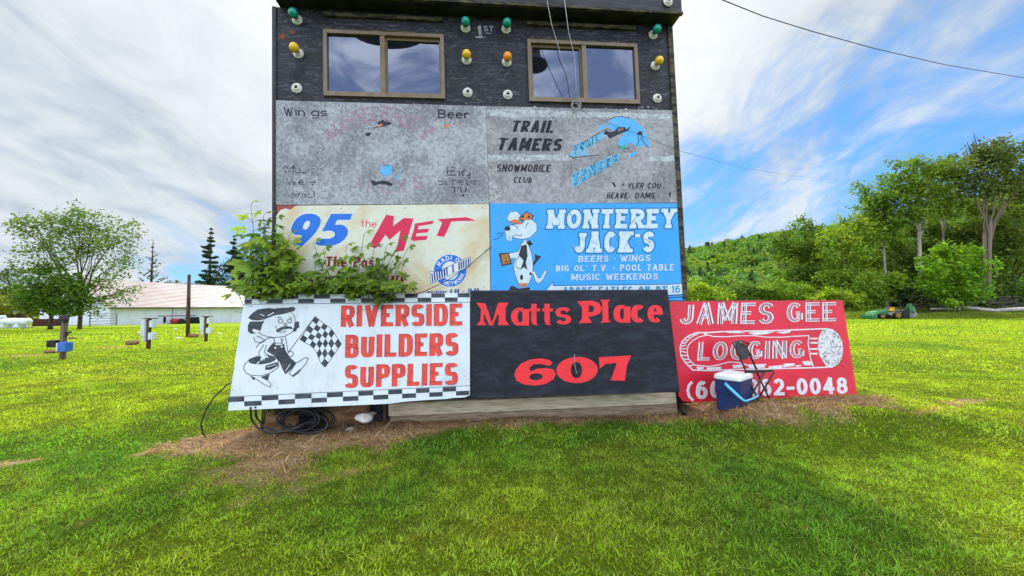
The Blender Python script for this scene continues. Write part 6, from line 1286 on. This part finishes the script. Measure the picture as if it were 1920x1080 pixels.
rt('broadleaf_tree', 'leafy olive tree below the tallest crown at the right end of the grove', 1870, 48, [(1850, 420, 34, 30, 0), (1890, 450, 36, 34, 0), (1860, 480, 34, 30, 0), (1910, 400, 34, 30, 0), (1835, 455, 26, 24, 0)], .32, 4200, (0.085, 0.13, 0.028), .16, None, 83, fork=.4, hollow=.2)
us = [('olive green bush left of the tractor', 1570, 41, [(1570, 560, 30, 22, 0), (1600, 570, 24, 18, 0), (1545, 565, 24, 18, 0)], G2), ('bright green bush directly behind the tractor', 1640, 42, [(1625, 540, 32, 26, 0), (1660, 530, 30, 24, 0), (1640, 565, 34, 18, 0)], (0.158, 0.263, 0.035)), ('dark green bush behind the backhoe end of the tractor', 1690, 42.5, [(1690, 545, 30, 26, 0), (1720, 555, 26, 22, 0)], G3),
      ('low bright bush showing above the red sign, left end', 1330, 44, [(1300, 545, 26, 20, 0), (1335, 555, 30, 16, 0), (1290, 560, 16, 16, 0)], (0.245, 0.350, 0.035)), ('dull green bush above the middle of the red sign', 1400, 46, [(1385, 550, 34, 22, 0), (1420, 545, 26, 16, 0)], G4), ('light green bush above the right part of the red sign', 1470, 45, [(1450, 545, 28, 16, 0), (1490, 550, 30, 18, 0), (1520, 555, 24, 14, 0)], (0.175, 0.289, 0.035)), ('deep green bush at the right edge behind the logs', 1900, 43, [(1870, 560, 40, 22, 0), (1920, 555, 40, 26, 0)], G3), ('very dark green bush behind the middle of the brush pile', 1840, 44, [(1840, 570, 34, 20, 0), (1760, 570, 30, 20, 0)], (0.038, 0.070, 0.023))]
for i, (lb, px, Y, bl, c) in enumerate(us): rt('bush', lb, px, Y, bl, .28, 2100, c, .07, None, 60 + i, fork=.3, hollow=.2, group='undergrowth bushes along the field edge', cat='bush')
# bare upper twigs over the tallest tree
mb = MB(); random.seed(9); c0_ = at(1840, 330, 44)
for _ in range(9):
    e = at(random.uniform(1812, 1868), random.uniform(252, 285), 44 + random.uniform(-1, 1)); ps = limb(mb, c0_, e, .09, .02, .06, 6, 4)
    for _ in range(4):
        q = ps[random.randint(3, 6)]; mb.tube([q, q + Vector((random.uniform(-.8, .8), random.uniform(-.4, .4), random.uniform(.3, 1.1)))], [.02, .008], 3)
tt = [o for o in COL.objects if o.type == 'EMPTY' and str(o.get('label', '')).startswith('tallest tree')][0]
obj('dead_branches', mb, M_bark, tt)
# brush pile and logs
mb = MB(); random.seed(15)
pl_ = thing('brush_pile', 'grey brown brush pile with dark branches at the right edge of the field', 'brush pile', tuple(ground(1800, 592)))
for _ in range(120):
    px = random.uniform(1690, 1935); Y = random.uniform(40, 43); a = at(px, random.uniform(555, 590), Y); l = random.uniform(1.0, 4.0); an = random.gauss(0, .35); s = random.choice((-1, 1)); b_ = a + Vector((s * l * math.cos(an), random.uniform(-.5, .5), l * math.sin(an))); b_.z = max(b_.z, .1); a.z = max(a.z, .1); limb(mb, a, b_, random.uniform(.03, .09), .015, .10, 4, 4)
obj('branch_tangle', mb, mat('grey dead wood', (0.12, 0.10, 0.085), (0.05, 0.042, 0.038), 4, .9), pl_)
M_bleach = mat('bleached log wood', (0.50, 0.45, 0.42), (0.33, 0.29, 0.27), 5, .85, stretch=(.3, 1, 1))
for (xa, ya, xb, yb, r, lb) in ((1745, 579, 1800, 579, .10, 'short pale log at the left end of the brush pile'), (1800, 576, 1872, 583, .17, 'brown pale log in the middle of the brush pile'), (1868, 582, 1935, 578, .20, 'thick bleached log at the right edge of the brush pile')):
    tag(obj('log', MB().tube([at(xa, ya, 39.6), at((xa + xb) / 2, (ya + yb) / 2, 39.5), at(xb, yb, 39.4)], [r * .9, r, r * .95], 10), M_bleach, smooth=True), lb, 'log')
# tall unmown grass strip along the right field edge, and at the foot of the hill
r3 = np.random.default_rng(5); n = 42000; px = np.concatenate([r3.uniform(1580, 2000, n // 2), r3.uniform(1270, 2100, n - n // 2)]); y = np.concatenate([r3.uniform(36.6, 39.4, n // 2), r3.uniform(40, 60, n - n // 2)]); x = (px - 960) / F * y
hh = (.35 + .55 * fbm(x, y, 1.6, 90)) * np.clip((y - 36.4) / 1.0, .3, 1); hh[n // 2:] *= 1.6; z = gz(x, y); an = r3.uniform(0, 6.28, n); wv = .035; dx, dy = np.cos(an) * wv, np.sin(an) * wv; lx, ly = r3.normal(0, .16, n), r3.normal(0, .16, n)
V = np.stack([np.stack([x - dx, y - dy, z], 1), np.stack([x + dx, y + dy, z], 1), np.stack([x + lx, y + ly, z + hh], 1)], 1).reshape(-1, 3); cc = np.array([.20, .30, .04])[None] * r3.uniform(.55, 1.35, (n, 1)); warm = (r3.random(n) < .25)[:, None]; cc = np.where(warm, cc * [1.5, 1.1, 1.0], cc)
stuff(npobj('tall_grass', npmesh('tall_grass', V, np.arange(3 * n).reshape(n, 3), np.repeat(cc, 3, 0)), M_leaf), 'tall unmown grass strip along the far right edge of the lawn', 'tall grass')
# tractor
tg = ground(1665, 598.5); k = tg.y / F
tr = thing('tractor', 'small green tractor with yellow wheels, front loader and backhoe at the field edge', 'tractor', tuple(tg), 0)
M_tg = mat('green machine paint', (0.010, 0.13, 0.035), (0.008, 0.10, 0.03), 8, .35, .5); M_ty = mat('yellow wheel paint', (0.50, 0.30, 0.02), (0.40, 0.22, 0.02), 8, .5); M_tire = mat('tyre rubber', (0.014, 0.014, 0.014)); M_tgy = mat('grey machine metal', (0.25, 0.26, 0.26), (0.15, 0.15, 0.15)); M_tb = mat('machine black', (0.012, 0.012, 0.013))
def tX(px): return (px - 1665) * k
def tZ(py): return (598.5 - py) * k
for (px, r, wd) in ((1643.5, 4.9 * k * 1.05, .24), (1671, 6.2 * k * 1.1, .34)):
    for sy in (-.55, .55):
        wh = obj('wheel', MB().lathe((tX(px), sy - wd / 2, r), (0, 1, 0), [(r * .62, 0), (r * .92, .0), (r, wd * .2), (r, wd * .8), (r * .92, wd), (r * .62, wd)], 22), M_tire, tr, True, True)
        obj('rim', MB().lathe((tX(px), sy - wd / 2 - .01, r), (0, 1, 0), [(r * .2, 0), (r * .3, .03), (r * .62, .0), (r * .66, .02), (r * .66, wd), (r * .3, wd)], 18), M_ty, wh, True, True)
def prof(pts, w): q = [Vector((tX(x), -w / 2, tZ(y))) for x, y in pts]; return MB().hexa(q, Vector((0, -1, 0)), w)
obj('hood', prof([(1637, 590), (1661, 590), (1662, 580), (1655, 579), (1640, 583), (1636, 586)], .62), M_tg, tr, True, bevel=.04); obj('chassis', prof([(1640, 595), (1690, 595), (1690, 589), (1640, 590)], .5), M_tb, tr, True)
obj('loader_arm', prof([(1633, 585), (1655, 580.5), (1658, 581.5), (1640, 587), (1634, 592), (1631, 590)], .95), mat('pale green arm', (.06, .24, .08)), tr, True); obj('bucket', prof([(1623, 591), (1633, 590), (1634, 596), (1627, 598), (1622, 597)], 1.3), M_tg, tr, True, bevel=.02)
obj('fender', prof([(1664, 592), (1666, 587), (1671, 585), (1679, 585), (1680, 587), (1671, 588), (1667, 592)], 1.25), M_tgy, tr, True, bevel=.03)
obj('seat', prof([(1668, 584), (1674, 584), (1675, 577), (1673, 576), (1672, 581), (1668, 582)], .5), M_ty, tr, True, bevel=.03); obj('steering_wheel', MB().lathe((tX(1664), 0, tZ(579)), (-.5, 0, 1), [(.17, 0), (.19, .015), (.17, .03)], 16), M_tb, tr, True)
obj('roll_bar', MB().tube([(tX(1679), -.5, tZ(588)), (tX(1680), -.5, tZ(564)), (tX(1680), .5, tZ(564)), (tX(1679), .5, tZ(588))], .045, 6), M_tb, tr, True); obj('rear_box', prof([(1682, 596), (1696, 596), (1697, 583), (1690, 580), (1682, 584)], 1.0), M_tb, tr, True, bevel=.04)
obj('boom', prof([(1697, 590), (1699, 594), (1702, 592), (1704, 578), (1709, 572), (1711, 576), (1708, 586), (1705, 585), (1703, 595), (1699, 596)], .28), M_tg, tr, True, bevel=.02); obj('boom', prof([(1704, 570), (1708, 569), (1712, 577), (1710, 584), (1704, 585), (1702, 578)], .3), M_tg, tr, True, bevel=.02)
obj('dipper_arm', prof([(1710, 576), (1713, 575), (1716, 586), (1713, 588)], .2), M_tgy, tr, True); obj('dig_bucket', prof([(1708, 590), (1716, 586), (1717, 591), (1712, 594), (1708, 593)], .45), M_tgy, tr, True, bevel=.02); obj('stabilizer_leg', prof([(1699, 588), (1701, 588), (1700, 596), (1698, 596)], 1.5), M_tgy, tr, True)
# ------------------------------------------------------------------ saplings growing behind the white sign
M_sap = leafmat('maple leaflets', (1, 1, 1), .40)
def leaf_shape(V, Fc, Cc, p, d, n, L, wd, col):             # one pointed, folded leaflet
    b = len(V); s = d.cross(n)
    s = s.normalized() if s.length > 1e-6 else Vector((1, 0, 0))
    dr = n * (-L * .09)
    for q in (p, p + d * L * .35 + s * wd + n * .10 * wd, p + d * L * .72 + s * wd * .62 + dr * .4, p + d * L + dr, p + d * L * .72 - s * wd * .62 + dr * .4, p + d * L * .35 - s * wd + n * .10 * wd, p + d * L * .5 - n * wd * .22 + dr * .2):
        V.append(tuple(q)); Cc.append(col)
    Fc += [(b, b + 1, b + 6), (b + 1, b + 2, b + 6), (b + 2, b + 3, b + 6), (b + 3, b + 4, b + 6), (b + 4, b + 5, b + 6), (b + 5, b, b + 6)]
def sapling(label, base, tips, nside, L, seed, dark, thin=1.0):
    random.seed(seed); base = Vector(base); t = thing('maple_sapling', label, 'sapling', tuple(base), 0, 'maple saplings behind the white sign')
    mb = MB(); V, Fc, Cc = [], [], []
    for (px, py, Y, n_) in tips:
        tip = at(px, py, Y); st = base + Vector((random.gauss(0, .06), random.gauss(0, .03), 0)); pts = []
        if tip.z < 1.60: st = Vector((tip.x + random.uniform(-.06, .06), 4.16, 1.50))
        for i in range(9):
            u = i / 8; q = st.lerp(tip, u); q.x = st.x + (tip.x - st.x) * u ** 1.5; q.y = st.y + (tip.y - st.y) * u ** 7; q += Vector((math.sin(u * 7 + px) * .012, math.cos(u * 5 + py) * .012, 0)); pts.append(q)
        mb.tube(pts, [.009 - .0065 * i / 8 for i in range(9)], 5)
        ln = (tip - st).length; n_ = max(4, int(n_ * thin))
        for j in range(n_):
            u = 1 - (j / n_) ** .9 * min(1, max(.3, (1 - (1.52 - st.z) / max(.1, tip.z - st.z)))); i = min(7, int(u * 8)); q = pts[i].lerp(pts[i + 1], u * 8 - i)
            a = j * 2.4 + random.uniform(-.5, .5)
            for sd in ((0, math.pi) if j else (0,)):
                az = a + sd; out = Vector((math.cos(az), math.sin(az) * .62, random.uniform(.05, .5) if j else 1.0)).normalized(); pl = L * random.uniform(.9, 1.5) * (.45 + .55 * min(1, j / 3))
                e = q + out * pl; mb.tube([q, q.lerp(e, .5) + Vector((0, 0, .008)), e], .0022, 3)
                e_ = e
                if e.z < 1.44 and e.y < 4.2: continue
                hd = Vector((out.x, out.y, out.z * .5 - .22)).normalized(); nn = Vector((random.gauss(0, .5), -.75 + random.gauss(0, .45), .55 + random.gauss(0, .2))); nn = (nn - hd * nn.dot(hd)).normalized(); sdv = hd.cross(nn)
                k = random.uniform(.55, 1.25) * (1.15 if u > .75 else .9); w_ = random.random(); yv = (0.27, 0.40, 0.035); gv = (0.075, 0.165, 0.025); f = min(1, max(0, w_ * (1.0 - dark) + .1)); col = tuple((gv[c] * (1 - f) + yv[c] * f) * k for c in range(3)); sz = L * random.uniform(.75, 1.15) * (.55 + .45 * min(1, (j + 1) / 3))
                leaf_shape(V, Fc, Cc, e_, hd, nn, sz * 1.15, sz * .33, col)
                for sg in (-1, 1): leaf_shape(V, Fc, Cc, e_ - out * pl * .12, (hd * .75 + sdv * sg * .8 + Vector((0, 0, -.1))).normalized(), nn, sz * 1.0, sz * .28, col)
                if j > 2 and j % 2:
                    for sg in (-1, 1): leaf_shape(V, Fc, Cc, e_ - out * pl * .42, (hd * .45 + sdv * sg).normalized(), nn, sz * .85, sz * .25, col)
    V = np.array(V) - np.array(base)
    npobj('leaves', npmesh('leaves', V, np.array(Fc), np.array(Cc)), M_sap, t)
    obj('stem', mb, mat('green brown twig', (0.09, 0.11, 0.03), (0.06, 0.05, 0.025), 8), t, smooth=True)
random.seed(2)
tl = [(470, 384, 4.17, 13), (520, 412, 4.16, 12), (493, 404, 4.12, 14), (484, 440, 4.05, 14), (512, 432, 4.08, 14), (462, 470, 4.02, 14), (545, 440, 4.15, 11), (530, 460, 4.10, 13), (500, 470, 3.98, 15), (452, 505, 3.98, 13), (475, 520, 3.95, 14), (520, 500, 4.02, 14), (548, 500, 4.12, 11), (430, 520, 4.0, 7), (500, 535, 3.92, 14), (530, 540, 3.96, 12), (440, 540, 3.98, 6), (556, 470, 4.15, 8), (545, 540, 4.04, 9), (488, 490, 4.0, 13), (515, 515, 3.96, 13)]
p = at(505, 700, 4.12); sapling('tall bright green sapling with pointed leaflets at the left corner of the tower', (p.x, 4.13, 0.0), tl, 3, .092, 51, .05, .85)  # leaf colours lightened for the light coming through this sapling
tl = [(586, 455, 4.27, 9), (608, 470, 4.26, 10), (680, 440, 4.30, 9), (650, 464, 4.28, 9), (700, 466, 4.30, 10), (725, 462, 4.30, 9), (748, 452, 4.32, 7), (765, 468, 4.34, 6), (640, 490, 4.22, 12), (670, 485, 4.22, 12), (700, 495, 4.24, 12), (735, 490, 4.28, 11), (590, 500, 4.18, 10), (615, 510, 4.15, 12), (655, 512, 4.14, 13), (690, 515, 4.16, 13), (720, 520, 4.2, 12), (750, 525, 4.26, 8), (580, 525, 4.12, 10), (600, 535, 4.08, 12), (635, 540, 4.06, 12), (670, 540, 4.08, 12), (705, 540, 4.12, 12), (740, 545, 4.2, 9), (575, 545, 4.06, 9), (765, 540, 4.28, 5)]
p = at(660, 700, 4.28); sapling('low dark green sapling spreading over the top edge of the white sign', (p.x, 4.27, 0.0), tl, 3, .094, 52, .40, .66)
# ------------------------------------------------------------------ lawn blades
def blades(name, label, cat, n_px, y0, y1, dens, hlo, hhi, wd, seed, dead=False, lean=.5):
    """blades scattered over the strip of lawn between two distances"""
    r = np.random.default_rng(seed); area_ = 1.9 * (y1 * y1 - y0 * y0); n = int(area_ * dens)
    y = np.sqrt(r.uniform(y0 * y0, y1 * y1, n)); x = r.uniform(-1.9, 1.9, n) * y
    D, A = deadness(x, y); u = r.random(n)
    if dead: keep = (A > .15) & (u < .25 + .75 * A)
    else: keep = (u > D * .93) 
    # thin tufts: density follows a clump noise
    cl_ = fbm(x, y, .10 if y1 < 6 else .25, seed + 3); keep &= r.random(n) < np.clip(.35 + 1.6 * (cl_ - .25), .15, 1)
    x, y, D, A, cl_ = x[keep], y[keep], D[keep], A[keep], cl_[keep]; n = len(x)
    nr = np.exp(-np.maximum(0, y - 8) / 6)
    z = gz(x, y) + nr * ((fbm(x, y, .9, 3) - .5) * .05) + A * .05 * nr * .6 - .004
    pat = fbm(x, y, 1.3, 44)
    h = r.uniform(hlo, hhi, n) * (.6 + .8 * cl_) * (.75 + .5 * pat); an = r.uniform(0, 2 * np.pi, n); w_ = wd * r.uniform(.6, 1.4, n); dx, dy = np.cos(an) * w_, np.sin(an) * w_
    la = r.uniform(0, 2 * np.pi, n); lm = np.abs(r.normal(0, lean, n)) * h; lx, ly = np.cos(la) * lm, np.sin(la) * lm
    if dead: z = z + .004; h = h * np.where(r.random(n) < .08, r.uniform(.5, 1.3, n), .3)
    b0 = np.stack([x - dx, y - dy, z], 1); b1 = np.stack([x + dx, y + dy, z], 1); m0 = np.stack([x - dx * .8 + lx * .4, y - dy * .8 + ly * .4, z + h * .6], 1); m1 = np.stack([x + dx * .8 + lx * .4, y + dy * .8 + ly * .4, z + h * .6], 1); tp = np.stack([x + lx, y + ly, z + h], 1)
    V = np.stack([b0, b1, m1, m0, tp], 1).reshape(-1, 3); i = np.arange(n) * 5
    Fc = np.concatenate([np.stack([i, i + 1, i + 2], 1), np.stack([i, i + 2, i + 3], 1), np.stack([i + 3, i + 2, i + 4], 1)])
    if dead:
        k = r.random((n, 1)); C = np.array([.48, .34, .19]) * (1 - k) + np.array([.20, .10, .055]) * k; C = C * r.uniform(.5, 1.35, (n, 1))
    else:
        C = lawn(x, y) * r.uniform(.3, 1.55, (n, 1)) * (.55 + .9 * cl_[:, None]); yel = (r.random(n) < .05 + .3 * np.clip(D, 0, 1))[:, None]; C = np.where(yel, np.array([.42, .38, .09]) * r.uniform(.6, 1.2, (n, 1)), C); C = C * (1 + .5 * D[:, None] * np.array([1.2, .3, 0]))
    return stuff(npobj(name, npmesh(name, V, Fc, np.repeat(C, 5, 0)), M_grass if not dead else M_straw), label, cat)
M_grass = leafmat('grass blades', (1, 1, 1), .45); M_straw = leafmat('dead straw', (1, 1, 1), .2)
blades('grass', 'short mown green grass of the nearest lawn', 'grass', 0, 1.55, 3.6, 14000, .010, .030, .0026, 1, lean=1.2)
blades('grass', 'mown green grass of the lawn around the signs', 'grass', 0, 3.6, 7.5, 4200, .012, .034, .0044, 2, lean=1.1)
blades('grass', 'sunlit mown grass of the middle field', 'grass', 0, 7.5, 17, 620, .016, .040, .011, 3, lean=1.0)
blades('grass', 'yellow green grass of the far field', 'grass', 0, 17, 37, 70, .03, .07, .024, 4)
blades('dead_grass', 'brown dead grass and straw lying along the foot of the signs', 'dead grass', 0, 2.6, 6.2, 2500, .025, .10, .0034, 5, True, 1.6)
